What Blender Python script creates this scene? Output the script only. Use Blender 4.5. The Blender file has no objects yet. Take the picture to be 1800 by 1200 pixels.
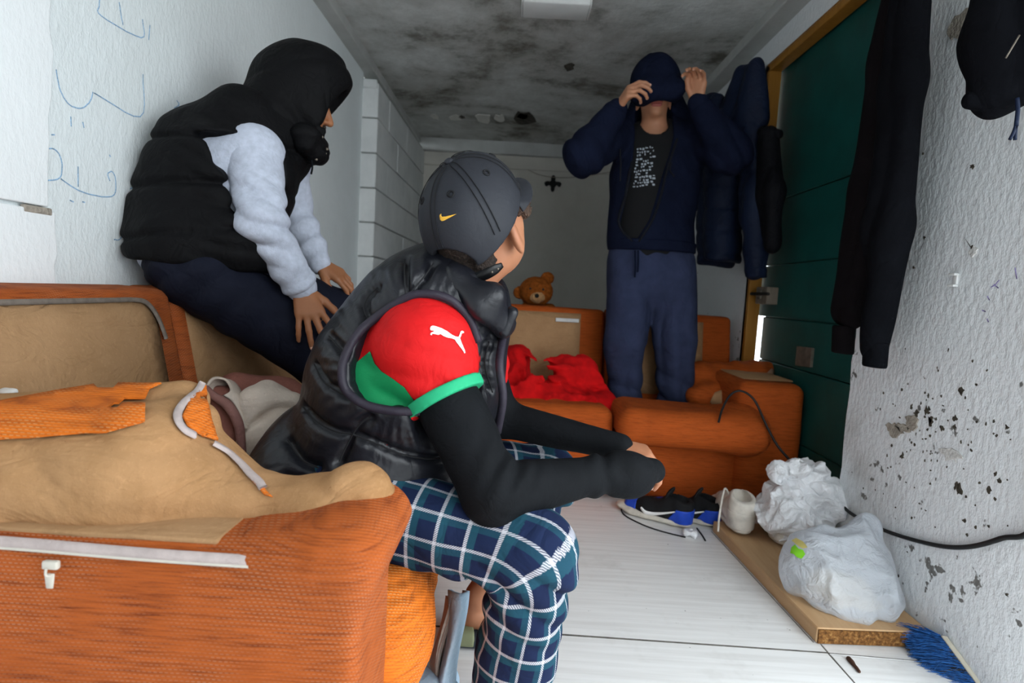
import bpy, bmesh, math, random
import numpy as np
from mathutils import Vector, Matrix
from mathutils.bvhtree import BVHTree
from mathutils.geometry import delaunay_2d_cdt
random.seed(7); RNG = np.random.default_rng(7)
SC = bpy.context.scene; COL = SC.collection

# ------------------------------------------------------------------ camera, sky, light, exposure
CAM_Z = 0.90
FPX = 1000.0
cam_d = bpy.data.cameras.new('camera'); cam = bpy.data.objects.new('camera', cam_d); COL.objects.link(cam)
CAM_R = Matrix.Rotation(math.radians(0.29), 3, 'Z') @ Matrix.Rotation(math.radians(90-5.05), 3, 'X') @ Matrix.Rotation(math.radians(3.2), 3, 'Z')
cam.matrix_world = Matrix.Translation((0, 0, CAM_Z)) @ CAM_R.to_4x4()
cam_d.sensor_width = 36; cam_d.sensor_fit = 'HORIZONTAL'; cam_d.lens = 36*FPX/1800
cam_d.clip_start = 0.02
cam_d.dof.use_dof = True; cam_d.dof.focus_distance = 1.15; cam_d.dof.aperture_fstop = 4.5
SC.camera = cam
world = bpy.data.worlds.new('world'); SC.world = world; world.use_nodes = True
bg = world.node_tree.nodes['Background']
bg.inputs[0].default_value = (0.84, 0.93, 1.0, 1); bg.inputs[1].default_value = 4.6
sun_d = bpy.data.lights.new('sun', 'SUN'); sun = bpy.data.objects.new('sun', sun_d); COL.objects.link(sun)
sun_d.energy = 1.2; sun_d.angle = math.radians(75); sun_d.color = (1, 0.96, 0.90)
sun.rotation_euler = Vector((-1.0, 0.75, -0.55)).to_track_quat('-Z', 'Y').to_euler()
por_d = bpy.data.lights.new('door_portal', 'AREA'); por = bpy.data.objects.new('door_portal', por_d); COL.objects.link(por)
por_d.shape = 'RECTANGLE'; por_d.size = 2.1; por_d.size_y = 1.80; por_d.cycles.is_portal = True
por.location = (1.44, 0.30, 1.05); por.rotation_euler = (0, math.radians(90), 0)
SC.view_settings.view_transform = 'Standard'; SC.view_settings.look = 'None'
SC.view_settings.gamma = 1; SC.view_settings.use_curve_mapping = False
SC.view_settings.exposure = 0.15

def P(u, v, d):
    r = CAM_R @ Vector((u-900, 600-v, -FPX))
    r *= d/r.y
    return np.array((r.x, r.y, r.z+CAM_Z))
def pix(p):
    q = CAM_R.transposed() @ Vector((p[0], p[1], p[2]-CAM_Z))
    return (900+FPX*q.x/-q.z, 600-FPX*q.y/-q.z)
def ray(u, v):
    return (CAM_R @ Vector((u-900, 600-v, -FPX))).normalized()
V3 = lambda *a: np.array(a, float)
def nrm(v): v = np.asarray(v, float); return v/np.linalg.norm(v)

# ------------------------------------------------------------------ materials
MATS = {}
def N(nt, typ, **kw):
    n = nt.nodes.new(typ)
    for k, v in kw.items():
        if k.startswith('i_'): n.inputs[k[2:].replace('_', ' ')].default_value = v
        else: setattr(n, k, v)
    return n
def base_mat(name, col=(.5, .5, .5), rough=.8, spec=.3):
    m = bpy.data.materials.new(name); m.use_nodes = True
    nt = m.node_tree; b = nt.nodes['Principled BSDF']
    b.inputs['Base Color'].default_value = (*col, 1); b.inputs['Roughness'].default_value = rough
    b.inputs['Specular IOR Level'].default_value = spec
    return m, nt, b
def srgb(h):
    h = h.lstrip('#'); c = [int(h[i:i+2], 16)/255 for i in (0, 2, 4)]
    return tuple(x/12.92 if x <= .04045 else ((x+.055)/1.055)**2.4 for x in c)
def coords(nt, kind='Object'):
    return nt.nodes.new('ShaderNodeTexCoord').outputs[kind]
def noise(nt, vec, scale, detail=4, rough=.55, dist=0):
    n = N(nt, 'ShaderNodeTexNoise'); n.inputs['Scale'].default_value = scale; n.inputs['Detail'].default_value = detail
    n.inputs['Roughness'].default_value = rough; n.inputs['Distortion'].default_value = dist
    nt.links.new(vec, n.inputs['Vector']); return n.outputs['Fac']
def ramp(nt, fac, stops):
    r = N(nt, 'ShaderNodeValToRGB'); nt.links.new(fac, r.inputs[0])
    e = r.color_ramp.elements
    while len(e) < len(stops): e.new(.5)
    for el, (p, c) in zip(e, stops):
        el.position = p; el.color = (*c, 1) if len(c) == 3 else c
    return r.outputs[0]
def mapr(nt, fac, a, b, c=0, d=1):
    r = N(nt, 'ShaderNodeMapRange'); nt.links.new(fac, r.inputs[0])
    for i, v in enumerate((a, b, c, d)): r.inputs[i+1].default_value = v
    return r.outputs[0]
def mix(nt, fac, a, b, typ='MIX'):
    m = N(nt, 'ShaderNodeMix', data_type='RGBA', blend_type=typ)
    for s, v in ((0, fac), (6, a), (7, b)):
        if isinstance(v, bpy.types.NodeSocket): nt.links.new(v, m.inputs[s])
        elif isinstance(v, (int, float)): m.inputs[s].default_value = v
        else: m.inputs[s].default_value = (*v, 1)
    return m.outputs[2]
def math_(nt, op, a, b=0, c=0):
    m = N(nt, 'ShaderNodeMath', operation=op)
    for i, v in enumerate((a, b, c)):
        if isinstance(v, bpy.types.NodeSocket): nt.links.new(v, m.inputs[i])
        else: m.inputs[i].default_value = v
    return m.outputs[0]
def bump(nt, b, h, strength=.3, dist=.01, prev=None):
    n = N(nt, 'ShaderNodeBump'); n.inputs['Strength'].default_value = strength; n.inputs['Distance'].default_value = dist
    nt.links.new(h, n.inputs['Height'])
    if prev: nt.links.new(prev, n.inputs['Normal'])
    nt.links.new(n.outputs[0], b.inputs['Normal']); return n.outputs[0]
def xyz(nt, vec):
    s = N(nt, 'ShaderNodeSeparateXYZ'); nt.links.new(vec, s.inputs[0]); return s.outputs
def scaled(nt, vec, s):
    m = N(nt, 'ShaderNodeMapping'); m.inputs['Scale'].default_value = s; nt.links.new(vec, m.inputs[0]); return m.outputs[0]

def plain(name, hexcol, rough=.7, var=.12, scale=20, bstr=.15, bscale=300, bdist=.002, spec=.3, metal=0, sheen=0, crease=None):
    if name in MATS: return MATS[name]
    c = srgb(hexcol); m, nt, b = base_mat(name, c, rough, spec)
    v = coords(nt); f = noise(nt, v, scale)
    dk = tuple(x*(1-var*1.6) for x in c); lt = tuple(min(1, x*(1+var)) for x in c)
    nt.links.new(ramp(nt, f, [(.3, dk), (.7, lt)]), b.inputs['Base Color'])
    pn = None
    if crease:
        cs, cd = crease
        h = math_(nt, 'ADD', math_(nt, 'ABSOLUTE', math_(nt, 'SUBTRACT', noise(nt, v, cs, 2, .5, 1.4), .5)), math_(nt, 'MULTIPLY', math_(nt, 'ABSOLUTE', math_(nt, 'SUBTRACT', noise(nt, v, cs*2.7, 2, .5, 1.0), .5)), .45))
        pn = bump(nt, b, h, .8, cd)
    if bstr: bump(nt, b, noise(nt, v, bscale, 2), bstr, bdist, pn)
    b.inputs['Metallic'].default_value = metal
    if sheen and False:
        b.inputs['Sheen Weight'].default_value = sheen; b.inputs['Sheen Roughness'].default_value = .5
    MATS[name] = m; return m

# ------------------------------------------------------------------ object helpers
def prop(o, label=None, cat=None, group=None, kind=None):
    if label: o['label'] = label
    if cat: o['category'] = cat
    if group: o['group'] = group
    if kind: o['kind'] = kind
    return o
def thing(name, label, cat, loc=(0, 0, 0), group=None):
    o = bpy.data.objects.new(name, None); COL.objects.link(o); o.location = [float(x) for x in loc]
    o.empty_display_size = .05
    return prop(o, label, cat, group)
def wloc(o):
    p = Vector((0, 0, 0))
    while o is not None: p += o.location; o = o.parent
    return np.array(p)
def mesh_from(name, V, F, uv=None, smooth=True):
    me = bpy.data.meshes.new(name)
    V = np.asarray(V, np.float32)
    if isinstance(F, np.ndarray) and F.ndim == 2:
        k = F.shape[1]; nf = len(F)
        me.vertices.add(len(V)); me.vertices.foreach_set('co', V.ravel())
        me.loops.add(nf*k); me.loops.foreach_set('vertex_index', F.astype(np.int32).ravel())
        me.polygons.add(nf); me.polygons.foreach_set('loop_start', np.arange(0, nf*k, k, dtype=np.int32))
        me.update(calc_edges=True)
    else:
        me.from_pydata([tuple(map(float, v)) for v in V], [], [tuple(map(int, f)) for f in F]); me.update()
    if smooth: me.polygons.foreach_set('use_smooth', np.ones(len(me.polygons), bool))
    if uv is not None:
        l = me.uv_layers.new(name='UVMap'); l.data.foreach_set('uv', np.asarray(uv, np.float32).ravel())
    return me
def obj(name, VF, mat, parent=None, uv=None, smooth=True, label=None, kind=None, loc=None):
    V, F = VF[0], VF[1]
    if len(VF) > 2 and uv is None: uv = VF[2]
    V = np.asarray(V, float)
    off = wloc(parent) if parent is not None else (np.zeros(3) if loc is None else np.asarray(loc, float))
    me = mesh_from(name, V-off, F, uv, smooth); me.materials.append(mat)
    o = bpy.data.objects.new(name, me); COL.objects.link(o)
    if parent is not None: o.parent = parent
    elif loc is not None: o.location = [float(x) for x in loc]
    if label: o['label'] = label
    if kind: o['kind'] = kind
    return o
def struct(name, VF, mat, parent=None, smooth=False):
    o = obj(name, VF, mat, parent, smooth=smooth)
    if parent is None: o['kind'] = 'structure'
    return o
def join(*vfs):
    V = []; F = []; n = 0
    for v, f in [(x[0], x[1]) for x in vfs]:
        v = np.asarray(v, float); V.append(v); F += [tuple(int(i)+n for i in q) for q in f]; n += len(v)
    return np.vstack(V), F
def box(lo, hi, bev=0, seg=2):
    bm = bmesh.new(); bmesh.ops.create_cube(bm, size=1)
    lo = np.array(lo, float); hi = np.array(hi, float)
    for v in bm.verts: v.co = Vector((lo+hi)/2) + Vector([v.co[i]*(hi-lo)[i] for i in range(3)])
    if bev: bmesh.ops.bevel(bm, geom=bm.edges[:], offset=bev, segments=seg, affect='EDGES', profile=.5)
    return bm_vf(bm)
def bm_vf(bm):
    bm.verts.index_update()
    V = [tuple(v.co) for v in bm.verts]; F = [tuple(v.index for v in f.verts) for f in bm.faces]; bm.free(); return np.array(V), F
def hexa(pts, bev=0, seg=2):
    """8 corners: bottom 4 ccw, top 4 ccw"""
    bm = bmesh.new(); v = [bm.verts.new([float(c) for c in p]) for p in pts]
    for q in ((3, 2, 1, 0), (4, 5, 6, 7), (0, 1, 5, 4), (1, 2, 6, 5), (2, 3, 7, 6), (3, 0, 4, 7)): bm.faces.new([v[i] for i in q])
    if bev: bmesh.ops.bevel(bm, geom=bm.edges[:], offset=bev, segments=seg, affect='EDGES', profile=.5)
    return bm_vf(bm)
def prism(poly, axis, a, b, bev=0):
    """extrude a 2D polygon along axis from a to b"""
    bm = bmesh.new()
    def mk(p, t):
        c = [0, 0, 0]; o = [i for i in range(3) if i != axis]; c[o[0]] = p[0]; c[o[1]] = p[1]; c[axis] = t; return bm.verts.new(c)
    A = [mk(p, a) for p in poly]; B = [mk(p, b) for p in poly]; n = len(poly)
    bm.faces.new(A); bm.faces.new(B[::-1])
    for i in range(n): bm.faces.new((A[i], B[i], B[(i+1) % n], A[(i+1) % n]))
    bmesh.ops.recalc_face_normals(bm, faces=bm.faces[:])
    if bev: bmesh.ops.bevel(bm, geom=bm.edges[:], offset=bev, segments=2, affect='EDGES', profile=.5)
    return bm_vf(bm)
def catmull(pts, n=8):
    pts = np.asarray(pts, float); 
    if len(pts) < 3 or n < 2: return pts
    p = np.vstack([2*pts[0]-pts[1], pts, 2*pts[-1]-pts[-2]]); out = []
    for i in range(1, len(p)-2):
        for t in np.linspace(0, 1, n, endpoint=False):
            a, b, c, d = p[i-1], p[i], p[i+1], p[i+2]
            out.append(.5*((2*b)+(c-a)*t+(2*a-5*b+4*c-d)*t*t+(3*b-a-3*c+d)*t**3))
    out.append(pts[-1]); return np.array(out)
def frames(path, up=None):
    T = np.gradient(path, axis=0); T /= np.linalg.norm(T, axis=1)[:, None]+1e-12
    u = np.array(up, float) if up is not None else (V3(0, 0, 1) if abs(T[0][2]) < .9 else V3(1, 0, 0))
    Ns = []
    n = u-T[0]*np.dot(u, T[0]); n /= np.linalg.norm(n)
    for t in T:
        n = n-t*np.dot(n, t); n /= np.linalg.norm(n); Ns.append(n.copy())
    Ns = np.array(Ns); return T, Ns, np.cross(T, Ns)
def tube(pts, r, seg=8, n=6, cap=True):
    path = catmull(pts, n); m = len(path)
    rr = np.full(m, r) if np.isscalar(r) else np.interp(np.linspace(0, 1, m), np.linspace(0, 1, len(r)), r)
    T, A, B = frames(path); V = []; F = []
    for i in range(m):
        for k in range(seg):
            a = 2*math.pi*k/seg; V.append(path[i]+rr[i]*(A[i]*math.cos(a)+B[i]*math.sin(a)))
    for i in range(m-1):
        for k in range(seg):
            F.append((i*seg+k, i*seg+(k+1) % seg, (i+1)*seg+(k+1) % seg, (i+1)*seg+k))
    if cap: F.append(tuple(range(seg-1, -1, -1))); F.append(tuple((m-1)*seg+k for k in range(seg)))
    return np.array(V), F
def strip(pts, normals, w, th=.002):
    """flat ribbon following pts, width w across (normal x tangent), with a little thickness"""
    pts = np.asarray(pts, float); nn = np.asarray(normals, float)
    T = np.gradient(pts, axis=0); T /= np.linalg.norm(T, axis=1)[:, None]+1e-9
    S = np.cross(nn, T); S /= np.linalg.norm(S, axis=1)[:, None]+1e-9
    ww = (np.full(len(pts), w) if np.isscalar(w) else np.interp(np.linspace(0, 1, len(pts)), np.linspace(0, 1, len(w)), w))[:, None]/2
    V = np.stack([pts-S*ww, pts-S*ww*.85+nn*th, pts+S*ww*.85+nn*th, pts+S*ww], 1).reshape(-1, 3); F = []
    for i in range(len(pts)-1):
        for k in range(3): F.append((4*i+k, 4*i+k+1, 4*i+k+5, 4*i+k+4))
    F.append((0, 1, 2, 3)); n = 4*(len(pts)-1); F.append((n+3, n+2, n+1, n))
    return V, F

# ------------------------------------------------------------------ implicit surfaces
def rc(a, b, ra, rb=None, flat=None):
    a = np.asarray(a, np.float32); b = np.asarray(b, np.float32); rb = ra if rb is None else rb
    ab = b-a; L2 = max(float(ab@ab), 1e-9)
    def f(p):
        t = np.clip(((p-a)@ab)/L2, 0, 1)[:, None]
        w = p-(a+t*ab)
        if flat is not None:
            n, s = flat; n = np.asarray(n, np.float32); w = w+n*((w@n)*(s-1))[:, None]
        return np.sqrt((w*w).sum(1))-(ra+(rb-ra)*t[:, 0])
    f.bb = (np.minimum(a-ra, b-rb), np.maximum(a+ra, b+rb)); return f
def ell(c, r, R=None):
    c = np.asarray(c, np.float32); r = np.asarray(r, np.float32)
    R = None if R is None else np.asarray(R, np.float32)
    def f(p):
        q = p-c
        if R is not None: q = q@R          # columns of R are the local axes
        k0 = np.sqrt(((q/r)**2).sum(1))+1e-9; k1 = np.sqrt(((q/(r*r))**2).sum(1))+1e-9
        return k0*(k0-1)/k1
    m = float(max(r)); f.bb = (c-m, c+m); return f
def rbox(c, half, rad, R=None):
    c = np.asarray(c, np.float32); half = np.asarray(half, np.float32)-rad
    R = None if R is None else np.asarray(R, np.float32)
    def f(p):
        q = p-c
        if R is not None: q = q@R
        q = np.abs(q)-half
        return np.sqrt((np.maximum(q, 0)**2).sum(1))+np.minimum(q.max(1), 0)-rad
    m = float(np.linalg.norm(half+rad)); f.bb = (c-m, c+m); return f
def smin(a, b, k):
    if k <= 0: return np.minimum(a, b)
    h = np.clip(.5+.5*(b-a)/k, 0, 1); return b+(a-b)*h-k*h*(1-h)
def smax(a, b, k): return -smin(-a, -b, k)
def union(prims, k=.03):
    prims = list(prims)
    def f(p):
        d = prims[0](p)
        for q in prims[1:]: d = smin(d, q(p), k)
        return d
    f.bb = (np.min([q.bb[0] for q in prims], 0), np.max([q.bb[1] for q in prims], 0)); return f
def cut(f0, g, k=.01):
    f = lambda p: smax(f0(p), -g(p), k)
    f.bb = f0.bb; return f
def inter(f0, g, k=.0):
    f = lambda p: smax(f0(p), g(p), k) if k else np.maximum(f0(p), g(p))
    f.bb = f0.bb; return f
def shell(f0, off):
    f = lambda p: f0(p)-off
    f.bb = (f0.bb[0]-off, f0.bb[1]+off); return f
def half(pt, n):
    pt = np.asarray(pt, np.float32); n = np.asarray(nrm(n), np.float32)
    return lambda p: (p-pt)@n
def disp(f0, g):
    f = lambda p: f0(p)-g(p)
    f.bb = (f0.bb[0]-.02, f0.bb[1]+.02); return f
def _h(i, j, k, s):
    n = (i*374761393+j*668265263+k*2147483647+s*974711)&0xffffffff
    n = ((n ^ (n >> 13))*1274126177)&0xffffffff; n = (n ^ (n >> 16))&0xffff
    return n.astype(np.float32)/65535.
def vn(p, scale, seed=0):
    q = np.asarray(p, np.float32)*scale+100.; i = np.floor(q).astype(np.int64); f = q-i; f = f*f*(3-2*f)
    x, y, z = i[:, 0], i[:, 1], i[:, 2]; r = 0
    for dx in (0, 1):
        for dy in (0, 1):
            for dz in (0, 1):
                w = (f[:, 0] if dx else 1-f[:, 0])*(f[:, 1] if dy else 1-f[:, 1])*(f[:, 2] if dz else 1-f[:, 2])
                r = r+w*_h(x+dx, y+dy, z+dz, seed)
    return r*2-1
def ridged(p, scale, seed=0): return 1-2*np.abs(vn(p, scale, seed))
def nets(f, h, lo=None, hi=None, s=6, smooth=1, lip=1.5):
    lo = np.array(f.bb[0] if lo is None else lo, float)-2.5*h; hi = np.array(f.bb[1] if hi is None else hi, float)+2.5*h
    nb = np.maximum(1, np.ceil((hi-lo)/(h*s)).astype(int)); n = nb*s+1
    ci = np.stack(np.meshgrid(*[np.arange(k) for k in nb], indexing='ij'), -1).reshape(-1, 3)
    cd = f((lo+(ci+.5)*s*h).astype(np.float32)).reshape(nb)
    act = np.abs(cd) < s*h*.87*lip
    F = np.ones(n, np.float32); big = np.where(cd < 0, -1., 1.).astype(np.float32)
    F[:-1, :-1, :-1] = big.repeat(s, 0).repeat(s, 1).repeat(s, 2)
    a = act.repeat(s, 0).repeat(s, 1).repeat(s, 2); pm = np.zeros(n, bool)
    for dx in (0, 1):
        for dy in (0, 1):
            for dz in (0, 1):
                pm[dx:n[0]-1+dx, dy:n[1]-1+dy, dz:n[2]-1+dz] |= a
    idx = np.argwhere(pm); vals = np.empty(len(idx), np.float32)
    for i in range(0, len(idx), 200000):
        vals[i:i+200000] = f((lo+idx[i:i+200000]*h).astype(np.float32))
    F[pm] = vals; del a, pm
    S = F < 0
    cnt = np.zeros(n-1, np.int8)
    for dx in (0, 1):
        for dy in (0, 1):
            for dz in (0, 1): cnt += S[dx:n[0]-1+dx, dy:n[1]-1+dy, dz:n[2]-1+dz]
    cells = np.argwhere((cnt > 0) & (cnt < 8))
    cor = [(dx, dy, dz) for dx in (0, 1) for dy in (0, 1) for dz in (0, 1)]
    cv = {c: F[cells[:, 0]+c[0], cells[:, 1]+c[1], cells[:, 2]+c[2]] for c in cor}
    acc = np.zeros((len(cells), 3)); ne = np.zeros(len(cells))
    for c in cor:
        for ax in range(3):
            if c[ax] == 0:
                e = list(c); e[ax] = 1; a_, b_ = cv[c], cv[tuple(e)]; m = (a_ < 0) != (b_ < 0)
                t = np.where(m, a_/np.where(m, a_-b_, 1), 0)
                q = np.zeros((len(cells), 3)); q[:] = c; q[:, ax] = t
                acc += q*m[:, None]; ne += m
    V = lo+(cells+acc/ne[:, None])*h
    im = np.full(n-1, -1, np.int32); im[cells[:, 0], cells[:, 1], cells[:, 2]] = np.arange(len(cells))
    Q = []
    for ax in range(3):
        sl0 = [slice(None)]*3; sl1 = [slice(None)]*3; sl0[ax] = slice(0, -1); sl1[ax] = slice(1, None)
        e = np.argwhere(S[tuple(sl0)] != S[tuple(sl1)])
        b, c = [(1, 2), (2, 0), (0, 1)][ax]
        e = e[(e[:, b] > 0) & (e[:, c] > 0) & (e[:, b] < n[b]-1) & (e[:, c] < n[c]-1)]
        if not len(e): continue
        neg = S[e[:, 0], e[:, 1], e[:, 2]]
        def g(db, dc):
            k = e.copy(); k[:, b] -= db; k[:, c] -= dc; return im[k[:, 0], k[:, 1], k[:, 2]]
        q = np.stack([g(1, 1), g(0, 1), g(0, 0), g(1, 0)], 1)
        q[~neg] = q[~neg][:, ::-1]; Q.append(q)
    if not Q: raise ValueError('empty field')
    Q = np.vstack(Q); Q = Q[(Q >= 0).all(1)]
    for _ in range(smooth): V = relax(V, Q)
    return V, Q
def relax(V, Q, w=.5):
    acc = np.zeros_like(V); n = np.zeros(len(V))
    for i in range(4):
        a, b = Q[:, i], Q[:, (i+1) % 4]
        for k in range(3):
            acc[:, k] += np.bincount(a, V[b, k], len(V))+np.bincount(b, V[a, k], len(V))
        n += np.bincount(a, minlength=len(V))+np.bincount(b, minlength=len(V))
    return V*(1-w)+w*acc/np.maximum(n, 1)[:, None]
def vnormals(V, Q):
    fn = np.cross(V[Q[:, 2]]-V[Q[:, 0]], V[Q[:, 3]]-V[Q[:, 1]]); n = np.zeros_like(V)
    for i in range(4):
        for k in range(3): n[:, k] += np.bincount(Q[:, i], fn[:, k], len(V))
    return n/(np.linalg.norm(n, axis=1)[:, None]+1e-12)
def bvh(VF): return BVHTree.FromPolygons([tuple(v) for v in VF[0].tolist()], [tuple(q) for q in np.asarray(VF[1]).tolist()])
def hit(tree, u, v, off=.001):
    """where the sight line through a pixel meets a modelled surface (used to trace seams and prints onto it)"""
    r = ray(u, v); loc, n, i, d = tree.ray_cast(Vector((0, 0, CAM_Z)), r)
    if loc is None: return None, None
    if n.dot(r) > 0: n = -n
    return np.array(loc+n*off), np.array(n)
def trace(tree, px, n=6, off=.001):
    q = catmull([(a, b, 0) for a, b in px], n); A = []; B = []
    for a, b, _ in q:
        l, m = hit(tree, a, b, off)
        if l is not None: A.append(l); B.append(m)
    return np.array(A), np.array(B)
def patch(tree, poly, step=6, off=.0012, th=0):
    """a thin print or cloth piece lying on a modelled surface, its outline given by a polygon"""
    poly = [Vector(p) for p in poly]; n = len(poly)
    us = [p.x for p in poly]; vs = [p.y for p in poly]
    def inside(x, y):
        c = False
        for i in range(n):
            a, b = poly[i], poly[i-1]
            if (a.y > y) != (b.y > y) and x < (b.x-a.x)*(y-a.y)/(b.y-a.y)+a.x: c = not c
        return c
    edge = []
    for i in range(n):
        a, b = poly[i], poly[(i+1) % n]; k = max(1, int((b-a).length/step))
        edge += [a.lerp(b, j/k) for j in range(k)]
    pts = list(edge); m = len(edge)
    y = min(vs)+step*.5
    while y < max(vs):
        x = min(us)+step*.5
        while x < max(us):
            if inside(x, y) and min((Vector((x, y))-e).length for e in edge) > step*.45: pts.append(Vector((x, y)))
            x += step
        y += step
    r = delaunay_2d_cdt(pts, [(i, (i+1) % m) for i in range(m)], [list(range(m))], 1, 1e-4)
    V = []; ok = []; NN = []
    for p in r[0]:
        l, nn = hit(tree, p.x, p.y, off); ok.append(l is not None); V.append(l if l is not None else np.zeros(3)); NN.append(nn if nn is not None else np.zeros(3))
    F = [tuple(f) for f in r[2] if all(ok[i] for i in f)]
    V = np.array(V)
    used = sorted({i for f in F for i in f}); mp = {o: i for i, o in enumerate(used)}
    V = V[used]; NN = np.array(NN)[used]; F = [tuple(mp[i] for i in f) for f in F]
    good = []
    for f in F:
        a = V[list(f)]; e = max(np.linalg.norm(a[0]-a[1]), np.linalg.norm(a[1]-a[2]), np.linalg.norm(a[2]-a[0]))
        if e > .03*max(1, step/4): continue
        nn = np.cross(a[1]-a[0], a[2]-a[0]); vw = a.mean(0)-np.array((0, 0, CAM_Z))
        good.append(f if nn@vw < 0 else f[::-1])
    if th:
        k = len(V); ed = {}
        for f in good:
            for i in range(3): ed[(f[i], f[(i+1) % 3])] = 1
        W = np.vstack([V+NN*th, V]); G = list(good)
        for (a, b) in ed:
            if (b, a) not in ed: G.append((b, a, a+k, b+k))
        return W, G
    return V, good
def groove(V, Q, lines, depth=.008, width=.012, puff=0):
    """press stitched seams into a quilted surface: lines are lists of 3D points"""
    pts = np.vstack([np.vstack([a+(b-a)*t for t in np.linspace(0, 1, max(2, int(np.linalg.norm(b-a)/.006)), endpoint=False)[:, None, None]]).reshape(-1, 3)
                     for L in lines for a, b in zip(L[:-1], L[1:])])
    from mathutils.kdtree import KDTree
    kd = KDTree(len(pts))
    for i, p in enumerate(pts): kd.insert(p, i)
    kd.balance(); n = vnormals(V, Q)
    d = np.array([kd.find(v)[2] for v in V.tolist()])
    a = -depth*np.exp(-(d/width)**2)
    if puff: a += puff*(1-np.exp(-(d/.05)**2))
    return V+n*a[:, None], Q
def fold(x): return np.abs(np.sin(x*.5))*2-1.1      # round ridges, sharp valleys
def rot(ax, deg):
    return np.array(Matrix.Rotation(math.radians(deg), 3, Vector(ax)))
def basis(F, U):
    """columns: side, front, up"""
    F = nrm(F); S = nrm(np.cross(F, U)); U = np.cross(S, F); return np.stack([S, F, U], 1)
# ------------------------------------------------------------------ surface materials of the room
def m_plaster(name, c, dirt, amt=.35, bstr=.6, big=1.2):
    m, nt, b = base_mat(name, c, .85, .2); v = coords(nt)
    big_n = noise(nt, v, big, 5, .6); fine = noise(nt, v, 9, 4)
    f = mapr(nt, big_n, .42, .75, 0, amt)
    col = mix(nt, f, c, dirt); col = mix(nt, mapr(nt, fine, .45, .75, 0, amt*.5), col, dirt)
    nt.links.new(col, b.inputs['Base Color'])
    st = noise(nt, scaled(nt, v, (70, 70, 40)), 1, 3, .6)
    bump(nt, b, st, bstr, .006); return m
M_LWALL = m_plaster('left_plaster', srgb('#e9eff0'), srgb('#d2d7d5'), .3)
M_NEARW = m_plaster('near_block_paint', srgb('#f0f3f4'), srgb('#dfe3e3'), .25, .35)
M_BLOCK = m_plaster('painted_block', srgb('#e6e8e7'), srgb('#bec3c3'), .5, .35, 2.5)
M_MORTAR = m_plaster('mortar', srgb('#a3a5a2'), srgb('#83857f'), .6, .4)
M_BACK = m_plaster('back_plaster', srgb('#d9d5cc'), srgb('#b9b4a9'), .4, .35)
M_BEAM = m_plaster('beam_concrete', srgb('#c9cac7'), srgb('#8f908c'), .45, .4, 2)
def m_right():
    m, nt, b = base_mat('right_plaster', srgb('#dfe2e4'), .85, .2); v = coords(nt); x, y, z = xyz(nt, v)
    big = noise(nt, v, 1.6, 5, .6); col = mix(nt, mapr(nt, big, .45, .75, 0, .35), srgb('#ebeef0'), srgb('#cfcfce'))
    # mould spots, thickest low on the wall by the door
    reg = mapr(nt, z, .15, .55, 1, 1); hi = mapr(nt, z, .95, .62, 0, 1); far = mapr(nt, y, 1.05, 1.5, .25, 1)
    reg = math_(nt, 'MULTIPLY', hi, far)
    sp = noise(nt, v, 26, 3, .55); sp2 = noise(nt, v, 7, 2)
    th = math_(nt, 'ADD', sp, math_(nt, 'MULTIPLY', math_(nt, 'SUBTRACT', sp2, .5), .55))
    th = math_(nt, 'ADD', th, math_(nt, 'MULTIPLY', reg, .10))
    spots = mapr(nt, th, .775, .815, 0, .85)
    col = mix(nt, spots, col, srgb('#4b463e'))
    # brown damp stain beside the opening
    st = mapr(nt, y, 1.62, 1.95, 0, 1); st = math_(nt, 'MULTIPLY', st, mapr(nt, z, .62, .25, 0, 1))
    st = math_(nt, 'MULTIPLY', st, mapr(nt, noise(nt, v, 5, 4), .42, .65, 0, .8)); col = mix(nt, st, col, srgb('#8d867a'))
    tiny = mapr(nt, noise(nt, v, 60, 2), .76, .8, 0, .7); col = mix(nt, tiny, col, srgb('#6b665e'))
    nt.links.new(col, b.inputs['Base Color'])
    n1 = bump(nt, b, noise(nt, scaled(nt, v, (60, 60, 38)), 1, 3, .6), .75, .007); return m
M_RWALL = m_right()
def m_ceil():
    m, nt, b = base_mat('mouldy_ceiling', srgb('#a9aaa7'), .9, .15); v = coords(nt)
    a = noise(nt, v, 1.3, 7, .65, .4); bn = noise(nt, v, 5, 6, .7); c = noise(nt, scaled(nt, v, (3, 9, 3)), 1, 5, .6)
    col = mix(nt, mapr(nt, bn, .35, .7), srgb('#e2e3e1'), srgb('#bcbdb9'))
    col = mix(nt, mapr(nt, a, .42, .66, 0, .9), col, srgb('#a19f98'))
    col = mix(nt, mapr(nt, math_(nt, 'MULTIPLY', a, bn), .27, .40, 0, .75), col, srgb('#5a5448'))
    col = mix(nt, mapr(nt, c, .62, .75, 0, .4), col, srgb('#e0e0dd'))
    nt.links.new(col, b.inputs['Base Color']); bump(nt, b, bn, .5, .02); return m
M_CEIL = m_ceil()
def m_floor():
    m, nt, b = base_mat('white_laminate', srgb('#dcdbd8'), .42, .4); v = coords(nt)
    g = noise(nt, scaled(nt, v, (2.2, 55, 5)), 1, 5, .6); col = mix(nt, mapr(nt, g, .4, .7, 0, .5), srgb('#efeeec'), srgb('#d0cdc9'))
    s = noise(nt, v, 45, 2); col = mix(nt, mapr(nt, s, .74, .78, 0, .8), col, srgb('#6d675e'))
    d = noise(nt, v, 3, 5, .7); col = mix(nt, mapr(nt, d, .55, .8, 0, .45), col, srgb('#a9a49b'))
    nt.links.new(col, b.inputs['Base Color']); bump(nt, b, g, .12, .003); return m
M_FLOOR = m_floor()
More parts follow.
